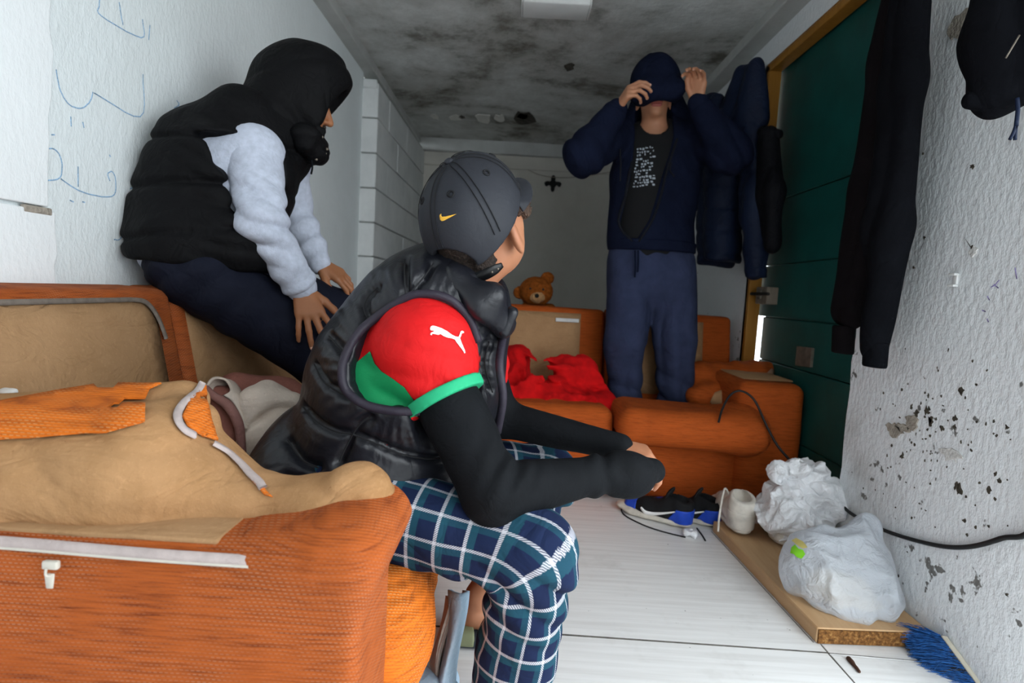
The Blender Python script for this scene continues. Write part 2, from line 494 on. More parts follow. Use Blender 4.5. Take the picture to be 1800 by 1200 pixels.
def m_wood(name, c1, c2, sc=(3, 40, 40), rough=.6):
    m, nt, b = base_mat(name, srgb(c1), rough, .3); v = coords(nt)
    g = noise(nt, scaled(nt, v, sc), 1, 4, .6, .3); nt.links.new(ramp(nt, g, [(.3, srgb(c1)), (.7, srgb(c2))]), b.inputs['Base Color'])
    bump(nt, b, g, .1, .002); return m
M_PLANK = m_wood('chipboard_veneer', '#c9a57c', '#bd966c', (40, 4, 40))
def m_chip():
    m, nt, b = base_mat('chipboard_edge', srgb('#8a6239'), .9, .1); v = coords(nt)
    g = noise(nt, v, 120, 3); nt.links.new(ramp(nt, g, [(.3, srgb('#4a321d')), (.55, srgb('#7a532d')), (.75, srgb('#a37c4a'))]), b.inputs['Base Color'])
    bump(nt, b, g, .5, .004); return m
M_CHIP = m_chip()
M_OCHRE = m_wood('ochre_frame', '#a8742c', '#96651f', (30, 30, 4), .55)
M_GREEN = plain('green_door_paint', '#0b4c48', .5, .15, 6, .1, 60)
M_GREY = plain('bare_mortar', '#a59c90', .95, .2, 40, .8, 120, .006)
M_PEN = plain('blue_pen_ink', '#9dbfdd', .8, .25, 200, 0)
M_PURPLE = plain('purple_pen_ink', '#9a8fc0', .8, .25, 200, 0)
M_WHITEP = plain('white_plastic', '#e6e6e4', .45, .03, 10, .05)
M_STEEL = plain('dull_steel', '#7d7468', .5, .2, 30, .2, 200, .002, .5, .5)
M_DARK = plain('dark_gap', '#24211e', .9)
M_JOINT = plain('joint_shade', '#6a655e', .9, .3, 30)
M_OUT = plain('outside_concrete', '#b9b7b2', .9)

# ------------------------------------------------------------------ room shell
XL, XR, ZC, YB, YO = -1.05, 1.18, 2.28, 5.5, -0.7
struct('ground_outside', join(box((XR+.25, -6, -.14), (9, 8, -.04)), box((-6, -6, -.14), (XR+.25, YO-.2, -.04))), M_OUT)
flo = struct('floor', box((-1.4, YO, -.12), (1.6, YB+.2, -.018)), M_DARK)
def board(pts): 
    lo = [(x, y, -.017) for x, y in pts]; hi = [(x, y, 0) for x, y in pts]
    return hexa(lo+hi)
for pts in ([(-1.2, 1.463), (.868, 1.432), (.84, 2.9), (-1.2, 2.9)], [(-1.2, .62), (.885, .60), (.866, 1.425), (-1.2, 1.455)],
            [(-1.2, -.5), (.9, -.5), (.887, .593), (-1.2, .613)], [(.89, -.4), (1.3, -.4), (1.3, 1.398), (.872, 1.418)],
            [(.872, 1.424), (1.34, 1.404), (1.34, 3.2), (.846, 3.2)], [(-1.2, 2.904), (.84, 2.904), (.84, 5.6), (-1.2, 5.6)]):
    obj('floor_board', board(pts), M_FLOOR, flo, smooth=False)
for q0, q1 in (((.19, 1.4405), (.868, 1.429)), ((-.2, 1.4465), (.19, 1.4405)), ((.870, 1.427), (1.2, 1.4115)), ((.868, 1.46), (.8865, .60)), ((.853, 1.47), (.817, 2.18))):  # dark strips paint the shade of the board gaps and the plank's left edge
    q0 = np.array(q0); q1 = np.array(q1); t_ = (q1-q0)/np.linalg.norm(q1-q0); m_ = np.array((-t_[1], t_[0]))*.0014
    A = [q0-m_, q1-m_, q1+m_, q0+m_]; obj('joint_shade_strip', hexa([(*a, -.012) for a in A]+[(*a, .0003) for a in A]), M_JOINT, flo, smooth=False)
cei = struct('ceiling', box((-1.5, YO, ZC), (1.7, YB+.2, ZC+.15)), M_CEIL)
# peeled paint flakes on the ceiling
def blob_poly(n, r, jag, seed):
    g = np.random.default_rng(seed); return [(math.cos(2*math.pi*i/n)*r*(1+jag*g.uniform(-1, 1)), math.sin(2*math.pi*i/n)*r*(1+jag*g.uniform(-1, 1))) for i in range(n)]
M_FLAKE = plain('paint_flake', '#eceae4', .8, .05)
M_SCAR = plain('ceiling_scar', '#57534c', .95, .3, 30, .6, 90, .006)
for i, (u, v, r, m) in enumerate(((765, 205, .045, M_FLAKE), (800, 207, .06, M_FLAKE), (850, 207, .085, M_FLAKE), (920, 207, .13, M_SCAR), (880, 207, .06, M_FLAKE), (812, 205, .03, M_SCAR), (1000, 117, .04, M_SCAR), (918, 204, .06, M_SCAR))):
    r_ = ray(u, v); t = (ZC-CAM_Z)/r_.z; c = (r_.x*t, r_.y*t)
    obj('paint_flake', prism([(c[0]+p[0]*.75, c[1]+p[1]*1.4) for p in blob_poly(11, r, .35, 30+i)], 2, ZC-.004, ZC+.003), m, cei, smooth=False)
# left wall, near part with its own block layer, far part of bare painted blocks
wl = struct('wall_left', box((XL-.2, YO, -.05), (XL, 3.72, ZC)), M_LWALL)
for (z0, z1, y1) in ((-.02, .42, 1.262), (.43, 1.018, 1.268), (1.026, ZC-.06, 1.252)):
    g = np.random.default_rng(int(z0*100)+5); n = 26
    edge = [(y1+g.uniform(-.005, .005)+.006*math.sin(9*t)+(.014 if z0+(z1-z0)*t > 1.25 else 0)+(.016 if z0+(z1-z0)*t > 1.56 else 0), z0+(z1-z0)*t) for t in np.linspace(0, 1, n)]
    obj('block', prism([(YO, z0)]+edge+[(YO, z1)], 0, XL-.01, XL+.017, .003), M_NEARW, wl, smooth=False)
obj('mortar_scar', box((XL+.008, 1.19, 1.008), (XL+.0185, 1.262, 1.024), .003), M_GREY, wl)
for c, rr, mt in (((3.72+.9, 1.1), 0, None),):
    wl2 = struct('wall_far_left', box((XL-.2, 3.735, -.05), (XL+.085, YB+.1, ZC-.09)), M_MORTAR)
zs = np.linspace(-.02, ZC-.115, 11)
for k in range(10):
    off = .3 if k % 2 else 0
    ys = [3.715]+[y for y in np.arange(3.72+.62-off, YB, .62)]+[YB]
    for a, b_ in zip(ys[:-1], ys[1:]):
        j = RNG.uniform(-.002, .002)
        obj('block', box((XL-.012+(RNG.uniform(-.008, .008) if a < 3.72 else 0), a+.003, zs[k]+.004), (XL+.1+j, b_-.003, zs[k+1]-.004), .006, 2), M_BLOCK, wl2, smooth=False)
obj('cap_strip', box((XL+.0, 3.70, ZC-.155), (XL+.092, 3.735, ZC-.10), .01), M_BLOCK, wl2)
# right wall: near slab, recessed doorway, far part
def jag(y, n, a, seed):
    g = np.random.default_rng(seed); return [y+a*g.uniform(-1, 1) for _ in range(n)]
n = 26; zz = np.linspace(-.02, ZC, n); yy = jag(1.985, n, .008, 3)
YD = 1.20
near = [(YD, -.02)]+list(zip(yy, zz))+[(YD, ZC)]
wr = struct('wall_right', join(prism(near, 0, XR, XR+.1), box((XR+.1, YD, -.02), (XR+.25, 1.93, ZC)), box((XR, YO, 2.1), (XR+.25, YD, ZC)), 
      box((XR+.02, 1.9, 2.1), (XR+.25, 3.1, ZC)), box((XR+.02, 3.0, -.02), (XR+.075, YB+.1, ZC))), M_RWALL)
struct('wall_rear_unseen', box((-1.4, YO-.2, -.05), (.42, YO, ZC)), M_NEARW)  # unseen end wall, added to block rear light; its width tunes the daylight
wb = struct('wall_back', box((-1.4, YB, -.05), (1.5, YB+.2, ZC)), M_BACK)
obj('render_band', box((XL+.1, YB-.02, ZC-.235), (XR+.02, YB+.01, ZC-.112), .006), M_BACK, wb)
struct('trim_left', hexa([(XL-.02, YO, ZC-.06), (-.98, YO, ZC-.05), (-.98, YB, ZC-.05), (XL-.02, YB, ZC-.06), (XL-.02, YO, ZC+.01), (-.98, YO, ZC+.01), (-.98, YB, ZC+.01), (XL-.02, YB, ZC+.01)], .006), M_BEAM)
struct('trim_right', box((1.10, YO, ZC-.052), (XR+.1, YB, ZC+.01), .006), M_BEAM)
struct('trim_back', box((-1.0, YB-.07, ZC-.115), (1.2, YB+.05, ZC+.01), .008), M_BEAM)
# scratched away plaster on the right wall
def wall_blob(u, v, ru, rz, jg, seed, mat, name='plaster_chip', th=.004, n=16):
    r_ = ray(u, v); t = XR/r_.x; y, z = r_.y*t, CAM_Z+r_.z*t
    obj(name, prism([(y+p[0]*ru, z+p[1]*rz) for p in blob_poly(n, 1, jg, seed)], 0, XR-th, XR+.004, .001), mat, wr, smooth=False)
M_MOULD = plain('black_mould', '#4a443a', .95, .35, 80, .6, 200, .004)
M_CHIPW = plain('loose_plaster', '#d8d6d2', .9, .12, 50, .6, 120, .005)
for a in ((1688, 42, .045, .035, .3, 1, M_GREY), (1572, 755, .035, .020, .35, 2, M_GREY), (1603, 742, .026, .026, .35, 3, M_GREY), (1588, 752, .03, .012, .3, 21, M_GREY),
          (1672, 798, .03, .016, .5, 4, M_CHIPW), (1712, 442, .012, .012, .4, 5, M_CHIPW)): wall_blob(*a)
for i, (u, v, r) in enumerate(((1690, 687, .010), (1611, 727, .011), (1630, 722, .012), (1636, 740, .012), (1602, 714, .007), (1632, 696, .006), (1656, 752, .008), (1679, 735, .008), (1677, 750, .007), (1586, 802, .010), (1686, 862, .014), (1682, 855, .009), (1739, 862, .008), (1750, 833, .006), (1757, 844, .006), (1770, 750, .006), (1752, 766, .004), (1606, 470, .005), (1625, 418, .005), (1710, 435, .006), (1623, 270, .006), (1709, 292, .008), (1695, 915, .006), (1738, 925, .005), (1700, 940, .004), (1588, 1050, .006), (1580, 1012, .004), (1770, 1045, .005))):
    wall_blob(u, v, r*.85, r*1.0, .6, 50+i, M_MOULD, 'mould_spot', .0015, 12)
for i in range(90):
    u = RNG.normal(1640, 70); v = RNG.normal(790, 90)
    if u > 1515: wall_blob(u, v, RNG.uniform(.0015, .0045), RNG.uniform(.002, .005), .5, 200+i, M_MOULD, 'mould_spot', .0012, 7)
# pen scribbles: flat ink strokes on the plaster
def scrib(px, wall, X, mat, w=.0022, nx=1, name='pen_stroke'):
    q = catmull([(a, b, 0) for a, b in px], 5); pts = []
    for a, b, _ in q:
        r_ = ray(a, b); t = X/r_.x; pts.append((X+nx*.0006, r_.y*t+RNG.uniform(-.0006, .0006), CAM_Z+r_.z*t+RNG.uniform(-.0006, .0006)))
    obj(name, strip(pts, [(nx, 0, 0)]*len(pts), w, .0004), mat, wall)
for s in ([(176, -12), (174, 10), (178, 28), (248, 66), (250, 34)], [(209, 4), (213, 30), (216, 44)], [(263, 44), (261, 70)],
          [(98, 122), (106, 160), (122, 184), (143, 190), (158, 178), (163, 162)], [(165, 163), (246, 205), (251, 130)],
          [(124, 205), (125, 222)], [(145, 214), (147, 224)], [(80, 260), (98, 264), (108, 285), (105, 312), (80, 318)], [(106, 314), (146, 338), (196, 345), (203, 318), (197, 302), (189, 306), (193, 318)],
          [(137, 292), (137, 328)], [(122, 352), (129, 355)], [(144, 354), (149, 356)], [(90, 237), (96, 237)], [(192, 272), (194, 276)],
          [(228, 332), (236, 330), (244, 345), (232, 350), (226, 342)], [(200, 421), (212, 418), (236, 380)], [(310, 176), (314, 184), (306, 190)], [(314, 180), (314, 202)], [(272, 228), (296, 230)]):
    scrib(s, wl, XL, M_PEN, .003)
for s in ([(1742, 505), (1750, 500), (1757, 492)], [(1747, 500), (1756, 506)], [(1736, 520), (1740, 528)], [(1727, 545), (1733, 548)], [(1785, 470), (1788, 490)], [(1735, 560), (1738, 566)]):
    scrib(s, wr, XR, M_PURPLE, .003, -1)
# door in its ochre frame
door = thing('door_1', 'dark green wooden door hanging ajar in the right wall', 'door', (1.28, 2.02, 0)); door['kind'] = 'structure'
def leaf(z0, z1, out, y0=2.02, y1=2.972, x0=1.270, x1=1.274):
    return hexa([(x0-out, y0, z0), (x0+.035, y0, z0), (x1+.035, y1, z0), (x1-out, y1, z0), (x0-out, y0, z1), (x0+.035, y0, z1), (x1+.035, y1, z1), (x1-out, y1, z1)], .003, 1)
for z0, z1, o in ((.01, .30, .0), (.304, .62, .002), (.624, .84, .0), (.844, 1.10, .001), (1.104, 1.42, .0), (1.424, 2.11, .001)):
    obj('door_board', leaf(z0, z1, o, y1=2.968 if z0 < .8 else 3.005, x1=1.280 if z0 < .8 else 1.272), M_GREEN, door, smooth=False)
obj('door_backing', leaf(.01, 2.11, 0, 2.0, 2.966, 1.29, 1.290), M_GREEN, door, smooth=False)
fr = struct('door_frame', box((1.20, 2.975, -.02), (1.262, 3.03, 2.10), .004), M_OCHRE, door)
struct('door_lintel', box((1.20, 1.99, 2.07), (1.262, 3.03, 2.115), .004), M_OCHRE, door)
obj('steel_plate', hexa([P(1382, 607, 2.55)*[0, 1, 1]+[1.262, 0, 0], P(1419, 611, 2.42)*[0, 1, 1]+[1.262, 0, 0], P(1418, 645, 2.42)*[0, 1, 1]+[1.262, 0, 0], P(1381, 641, 2.55)*[0, 1, 1]+[1.262, 0, 0],
     P(1382, 607, 2.55)*[0, 1, 1]+[1.279, 0, 0], P(1419, 611, 2.42)*[0, 1, 1]+[1.279, 0, 0], P(1418, 645, 2.42)*[0, 1, 1]+[1.279, 0, 0], P(1381, 641, 2.55)*[0, 1, 1]+[1.279, 0, 0]], .001), M_STEEL, door, smooth=False, label='worn steel plate')
M_OLDW = m_wood('old_wood', '#8f8375', '#6b5f52', (30, 30, 5))
lb = obj('latch_block', box((1.215, 2.80, .905), (1.275, 2.93, .99), .006), M_OLDW, door, smooth=False, label='grey wooden latch block')
obj('bolt', tube([(1.205, 2.76, .955), (1.205, 2.96, .955)], .008, 8, 2), M_DARK, lb)
obj('bolt_plate', box((1.205, 2.85, .93), (1.216, 2.9, .975), .002), M_STEEL, lb)
# ceiling batten lamp (off)
cl = thing('ceiling_light', 'white batten light fixed to the stained ceiling, switched off', 'lamp', (.02, 2.9, ZC))
obj('housing', box((-.05, 2.76, ZC-.045), (.262, 2.92, ZC+.002), .006), M_WHITEP, cl)
obj('end_cap', box((-.058, 2.765, ZC-.043), (-.051, 2.915, ZC-.003), .003), M_WHITEP, cl)
obj('end_cap', box((.263, 2.765, ZC-.043), (.270, 2.915, ZC-.003), .003), M_WHITEP, cl)
obj('screw', tube([(.1, 2.757, ZC-.02), (.1, 2.763, ZC-.02)], .005, 8, 2), M_STEEL, cl)
# chipboard plank along the right wall
pl = thing('plank', 'chipboard plank lying on the floor along the right wall', 'plank', (1.0, 1.5, 0))
obj('board', hexa([(.857, 1.467, .001), (1.172, 1.478, .001), (1.172, 2.18, .001), (.821, 2.18, .001), (.857, 1.467, .044), (1.172, 1.478, .044), (1.172, 2.18, .044), (.821, 2.18, .044)], .003, 1), M_PLANK, pl, smooth=False)
obj('raw_edge', hexa([(.860, 1.462, .003), (1.170, 1.473, .003), (1.170, 1.469+.01, .003), (.860, 1.472, .003), (.860, 1.462, .041), (1.170, 1.473, .041), (1.170, 1.479, .041), (.860, 1.472, .041)]), M_CHIP, pl, smooth=False, label='raw brown chipboard end')
# ------------------------------------------------------------------ upholstery materials
def m_weave(name, ca, cb, cs, rows=210, dash=95, stitch=.8, bst=.5, rough=.85):
    """orange ribbed upholstery: streaky ribs with pale running stitches"""
    m, nt, b = base_mat(name, srgb(ca), rough, .2); v = coords(nt); x, y, z = xyz(nt, v)
    rc_ = math_(nt, 'ADD', z, math_(nt, 'MULTIPLY', y, .55))
    wob = noise(nt, v, 14, 2); rr = math_(nt, 'MULTIPLY', math_(nt, 'ADD', rc_, math_(nt, 'MULTIPLY', wob, .004)), rows)
    fr_ = math_(nt, 'FRACT', rr); fl = math_(nt, 'FLOOR', rr)
    along = math_(nt, 'ADD', x, math_(nt, 'MULTIPLY', y, .8))
    dd = math_(nt, 'FRACT', math_(nt, 'ADD', math_(nt, 'MULTIPLY', along, dash), math_(nt, 'MULTIPLY', fl, .37)))
    line = mapr(nt, math_(nt, 'ABSOLUTE', math_(nt, 'SUBTRACT', fr_, .5)), .06, .2, 1, 0)
    dm = mapr(nt, dd, .55, .62, 1, 0); msk = math_(nt, 'MULTIPLY', line, dm)
    msk = math_(nt, 'MULTIPLY', msk, mapr(nt, noise(nt, v, 6, 4, .65), .40, .66, .03, stitch))
    st = noise(nt, scaled(nt, v, (14, 14, 210)), 1, 5, .7); col = ramp(nt, st, [(.28, srgb(cb)), (.5, srgb(ca)), (.78, tuple(min(1, c*1.25) for c in srgb(ca)))])
    wr_ = noise(nt, v, 5, 4, .6); col = mix(nt, mapr(nt, wr_, .5, .75, 0, .45), col, srgb(cb))
    col = mix(nt, msk, col, srgb(cs)); nt.links.new(col, b.inputs['Base Color'])
    h = math_(nt, 'ADD', math_(nt, 'MULTIPLY', line, .6), math_(nt, 'MULTIPLY', st, .6)); bump(nt, b, h, bst, .003)
    b.inputs['Sheen Weight'].default_value = 0
    return m
M_ORANGE = m_weave('orange_ribbed_cloth', '#a04f1e', '#6c2e10', '#c09a80', 225, 150, .55, .55)
M_ORANGE2 = m_weave('bright_orange_cloth', '#cf6a1c', '#964510', '#e0b47c', 200, 120, .8, .7)
M_OFAR = m_weave('worn_orange_cloth', '#ae4f19', '#86390e', '#b0703c', 120, 40, .2, .4)
def m_felt(name, a, b_, sc=6, fuzz=140):
    m, nt, b = base_mat(name, srgb(a), .95, .1); v = coords(nt)
    f = noise(nt, v, sc, 6, .7); g = noise(nt, v, fuzz, 3, .7)
    col = mix(nt, mapr(nt, f, .4, .68, 0, .8), srgb(a), srgb(b_)); col = mix(nt, mapr(nt, g, .55, .8, 0, .35), col, tuple(min(1, c*1.5) for c in srgb(a)))
    sp = noise(nt, v, 230, 1); col = mix(nt, mapr(nt, sp, .77, .8, 0, .6), col, srgb('#6a4630'))
    cz = math_(nt, 'ABSOLUTE', math_(nt, 'SUBTRACT', noise(nt, scaled(nt, v, (7, 7, 16)), 1, 3, .5, 1.2), .5)); pn = bump(nt, b, cz, .7, .018)
    nt.links.new(col, b.inputs['Base Color']); bump(nt, b, g, .5, .003, pn); b.inputs['Sheen Weight'].default_value = 0
    return m
M_TAN = m_felt('tan_felt_lining', '#a67f59', '#8d6843')
M_TAND = m_felt('brown_felt_lining', '#a5825f', '#8f6d4b', 3)
M_TANF = m_felt('far_felt_lining', '#b28a64', '#9a7350', 4)
M_ZIP = plain('zip_tape', '#b3a5a1', .6, .08, 60, .5, 700, .002)
M_ZIPG = plain('grey_zip', '#756b62', .6, .15, 60, .5, 700, .002)
M_PULL = plain('white_zip_pull', '#c4beb2', .4, .05)
M_PINKB = m_felt('dusty_rose_fleece', '#8d6660', '#7a5450', 5)
M_BROWNB = m_felt('maroon_fleece', '#8a5a4f', '#74473f', 5)
M_CREAMB = m_felt('cream_fleece', '#d6c8bb', '#bfae9f', 5)
M_SHEET = plain('grey_sheet', '#8f9391', .9, .1)
M_RED = plain('red_fleece', '#c90f12', .9, .15, 25, .3, 200, .003, .15, 0, .3)
M_BLUEB = m_felt('pale_blue_fleece', '#b9cfe0', '#8fb2cf', 4)
M_LINT = plain('white_lint', '#d9d6d2', .9)

def PZf(u, v, Z):
    r_ = ray(u, v); t = (Z-CAM_Z)/r_.z; return np.array((r_.x*t, r_.y*t, Z))
def sheet(G, th=.004):
    G = np.asarray(G, float); m, n = G.shape[:2]
    du = np.gradient(G, axis=0); dv = np.gradient(G, axis=1); nn = np.cross(du, dv); nn /= np.linalg.norm(nn, axis=2)[..., None]+1e-9
    V = np.vstack([G.reshape(-1, 3), (G-nn*th).reshape(-1, 3)]); F = []; k = m*n
    for i in range(m-1):
        for j in range(n-1):
            a = i*n+j; F.append((a, a+n, a+n+1, a+1)); F.append((k+a+1, k+a+n+1, k+a+n, k+a))
    rim = [(i, 0) for i in range(m)]+[(m-1, j) for j in range(1, n)]+[(i, n-1) for i in range(m-2, -1, -1)]+[(0, j) for j in range(n-2, 0, -1)]
    ids = [i*n+j for i, j in rim]
    for a, b in zip(ids, ids[1:]+ids[:1]): F.append((b, a, k+a, k+b))
    return V, F
def lerpgrid(rows, n=10, m=8):
    """smooth grid through rows of control points"""
    R = np.array([catmull(r, n) for r in rows]); return np.stack([catmull(R[:, j], m) for j in range(R.shape[1])], 1)

# ------------------------------------------------------------------ left sofa
sofa = thing('sofa', 'orange ribbed sofa along the left wall with a stripped tan backrest', 'sofa', (-.6, 1.5, 0))
arm_f = rbox((-.60, .715, .30), (.437, .085, .29), .022)
arm = disp(arm_f, lambda p: .030*np.clip((p[:, 0]+.33)/.12, 0, 1)*np.clip((p[:, 2]-.5)/.08, 0, 1)+.0022*vn(p, 16, 3)+.002*vn(p, 6, 4))
ARM = nets(arm, .006)
obj('armrest', ARM, M_ORANGE, sofa)
t_arm = bvh(ARM)
obj('armrest_lining', box((-1.03, .640, .583), (-.335, .795, .591), .003), M_TAND, sofa)

zp = [(x, .6265+.001*math.sin(x*19), .577+.003*math.sin(x*7)) for x in np.linspace(-1.03, -.262, 40)]
zo = obj('zipper', strip(zp, [(0, -1, .25)]*40, .014, .003), M_ZIP, sofa)
obj('zip_teeth', strip([(x, y-.003, z-.005) for x, y, z in zp], [(0, -1, 0)]*40, .0035, .0015), M_PULL, zo)
px_ = P(93, 992, .622); obj('zip_pull', join(box(px_-V3(.009, .006, .004), px_+V3(.009, .001, .006), .002), tube([px_+V3(-.003, -.006, -.002), px_+V3(0, -.010, -.008), px_+V3(.003, -.006, -.010)], .0015, 6, 4),
    hexa([px_+V3(-.004, -.006, -.026), px_+V3(.004, -.006, -.026), px_+V3(.004, -.004, -.026), px_+V3(-.004, -.004, -.026), px_+V3(-.006, -.006, -.008), px_+V3(.006, -.006, -.008), px_+V3(.006, -.004, -.008), px_+V3(-.006, -.004, -.008)], .0008, 1)), M_PULL, zo)
obj('base', box((-1.0, .80, .03), (-.205, 2.40, .225), .012), M_ORANGE, sofa)
obj('base_front', box((-.215, .79, .03), (-.155, 1.02, .235), .012), M_ORANGE, sofa)
def back_sec(y0, y1): return hexa([(-1.03, y0, .2), (-.77, y0, .2), (-.77, y1, .2), (-1.03, y1, .2), (-1.035, y0, .862), (-.895, y0, .855), (-.895, y1, .855), (-1.035, y1, .862)], .022, 3)
b1 = obj('backrest', back_sec(.60, 1.465), M_ORANGE, sofa); b2 = obj('backrest', back_sec(1.475, 2.40), M_ORANGE, sofa)
def bx(z): return -.77+(-.895+.77)*(z-.2)/.655
def panel(y0, y1, zt, zb=.42, r=.05):
    G = []
    for t in np.linspace(0, 1, 12):
        z = zb+(zt-zb)*t; row = []
        for s in np.linspace(0, 1, 14):
            y = y0+(y1-y0)*s; zz = z-(.02*max(0, (s-.9)/.1)**2*t); bulge = .012*math.sin(math.pi*s)*math.sin(math.pi*min(1, t*1.05))
            row.append((bx(zz)+.004+bulge, y, zz))
        G.append(row)
    return sheet(G, -.006)
obj('back_panel', panel(.66, 1.385, .828), M_TAND, b1, label='tan felt panel stripped of its cover')
obj('back_panel', panel(1.51, 2.30, .80), M_TAND, b2)
zp2 = [(bx(.832)+.008, y, .832) for y in np.linspace(.66, 1.30, 14)]+[(bx(z)+.010, y, z) for y, z in ((1.335, .828), (1.36, .812), (1.378, .785), (1.388, .755), (1.393, .735))]
zb_ = obj('back_zipper', strip(catmull(zp2, 3), [(1, 0, .2)]*len(catmull(zp2, 3)), .011, .004), M_ZIPG, b1)
obj('zip_pull', tube([P(280, 565, 1.43), P(284, 572, 1.425), P(289, 580, 1.42)], [.006, .005, .003], 8, 4), M_STEEL, b1)
obj('lint_tuft', nets(union([ell(P(14, 689, .93), (.014, .012, .006)), ell(P(8, 686, .93), (.006, .006, .004)), ell(P(22, 686, .93), (.006, .006, .003))], .005), .002), M_LINT, b1, label='tuft of white stuffing')
gather = lambda p: .006*np.abs(np.sin((p[:, 2]-.30)*150+6*vn(p, 5, 9)+np.clip(-.12-p[:, 0], 0, .3)*14))*np.clip((p[:, 0]+.36)/.15, 0, 1)
seatf = union([rbox((-.40, 1.0, .310), (.265, .205, .075), .07), ell((-.20, .93, .30), (.08, .13, .085))], .05)
SEAT = nets(disp(seatf, lambda p: gather(p)+.004*vn(p, 9, 2)), .006)
sc = obj('seat_cushion', SEAT, M_ORANGE2, sofa)
obj('seat_cushion', nets(disp(rbox((-.52, 1.62, .31), (.29, .40, .08), .06), lambda p: .006*vn(p, 7, 5)), .012), M_ORANGE, sofa)
obj('seat_cushion', nets(disp(rbox((-.52, 2.22, .31), (.29, .18, .08), .06), lambda p: .006*vn(p, 7, 6)), .012), M_ORANGE, sofa)

# stripped cushion slumped over the armrest
cus = thing('stripped_cushion', 'big tan felt cushion with its orange cover unzipped, slumped over the near armrest', 'cushion', P(300, 950, .72))
cf = union([rc(P(-110, 850, .735), P(250, 842, .755), .092, .088), rc(P(-100, 770, .83), P(322, 715, .90), .052, .040), rc(P(-60, 800, .80), P(300, 790, .83), .075, .06),
            rc(P(250, 845, .76), P(420, 905, .765), .085, .055), rc(P(330, 770, .83), P(440, 888, .80), .045, .04), rc(P(420, 912, .765), P(580, 912, .755), .052, .046), rc(P(580, 905, .755), P(636, 866, .77), .046, .034),
            rc(P(470, 915, .77), P(650, 912, .775), .04, .04)], .045)
def cfold(p):
    w = vn(p, 3.5, 21); a = np.sin(p[:, 0]*26+p[:, 2]*40+5*w)
    tail = np.clip((p[:, 0]+.42)/.12, 0, 1)
    r1 = np.exp(-((p[:, 2]-.70+.25*(p[:, 0]+.5))/.008)**2)
    q = p+.05*np.stack([vn(p, 6, 91), vn(p, 6, 92), vn(p, 6, 93)], 1); cr_ = fold(q[:, 2]*75+q[:, 0]*22+q[:, 1]*20)*np.clip(vn(p, 4, 94)+.25+.6*tail, 0, 1)
    return .009*vn(p, 4.5, 22)+.0045*vn(p, 11, 23)+.004*a*tail*np.clip(1+w, 0, 1)+.0013*vn(p, 45, 24)+.0055*cr_
CUS = nets(disp(cf, cfold), .0055)
obj('padding', CUS, M_TAN, cus); t_cus = bvh(CUS)
obj('orange_cover_strip', patch(t_cus, [(-20, 716), (110, 691), (230, 672), (300, 666), (296, 674), (264, 688), (256, 706), (254, 746), (190, 764), (100, 770), (-20, 778)], 9, .0045, .003), M_ORANGE2, cus)
obj('orange_cover_corner', patch(t_cus, [(349, 690), (357, 676), (359, 705), (366, 742), (379, 778), (352, 770), (326, 752), (317, 735), (331, 708)], 7, .004, .003), M_ORANGE2, cus)
obj('orange_cover_end', patch(t_cus, [(520, 962), (600, 938), (655, 902), (676, 888), (684, 915), (680, 950), (640, 965), (580, 972)], 7, .004, .003), M_ORANGE2, cus)
for s in ([(345, 664), (354, 672), (344, 692), (318, 716), (309, 736), (318, 756), (338, 768)], [(372, 783), (396, 797), (420, 818), (440, 838), (456, 852), (464, 862)], [(480, 962), (540, 948), (590, 936), (612, 925)]):
    a, b = trace(t_cus, s, 6, .004)
    if len(a) > 3: obj('zipper', strip(a, b, .011, .003), M_ZIP, cus)
obj('side_strip_edge', patch(t_cus, [(430, 826), (470, 866), (482, 876), (466, 872), (440, 845)], 6, .003, .002), M_ORANGE2, cus)

# fleece blanket bundled on the left sofa
bl = thing('fleece_blanket', 'dusty rose and cream fleece blanket bundled on the left sofa seat', 'blanket', P(430, 800, 1.4))
obj('rose_side', nets(disp(union([rc(P(385, 715, 1.42), P(400, 800, 1.36), .055, .05), rc(P(420, 682, 1.52), P(500, 700, 1.6), .045, .06), rc(P(400, 690, 1.5), P(440, 700, 1.52), .04, .04)], .03), lambda p: .006*vn(p, 14, 4)), .007), M_BROWNB, bl)
obj('cream_side', nets(disp(union([rc(P(452, 712, 1.42), P(505, 722, 1.45), .052, .05), rc(P(470, 690, 1.47), P(495, 705, 1.5), .035, .04), rc(P(455, 765, 1.37), P(505, 775, 1.4), .045, .05), rc(P(440, 740, 1.40), P(435, 790, 1.36), .025, .03)], .025),
    lambda p: .006*vn(p, 13, 6)-.014*np.exp(-((p[:, 2]-.545-.03*np.sin(p[:, 0]*30))/.010)**2)), .006), M_CREAMB, bl)
rimp = [P(366, 690, 1.37), P(366, 675, 1.39), P(380, 667, 1.41), P(398, 674, 1.40), P(402, 686, 1.38)]
R0 = [P(372, 694, 1.35), P(364, 680, 1.37), P(376, 666, 1.40), P(396, 670, 1.41), P(404, 686, 1.38), P(392, 695, 1.36)]
R1 = [P(400, 712, 1.36), P(386, 700, 1.40), P(392, 676, 1.45), P(412, 676, 1.47), P(420, 700, 1.40), P(412, 712, 1.37)]
R2 = [P(428, 760, 1.34), P(420, 745, 1.38), P(418, 705, 1.46), P(428, 702, 1.47), P(432, 730, 1.40), P(432, 758, 1.35)]
obj('rolled_edge', sheet(lerpgrid([R0, R1, R2], 6, 8), .006), M_CREAMB, bl)
obj('rose_hem', tube([P(362, 680, 1.355), P(376, 696, 1.345), P(400, 712, 1.34), P(418, 742, 1.33), P(424, 775, 1.325), P(430, 806, 1.32)], [.006, .010, .012, .012, .010, .005], 10, 6), M_PINKB, bl)
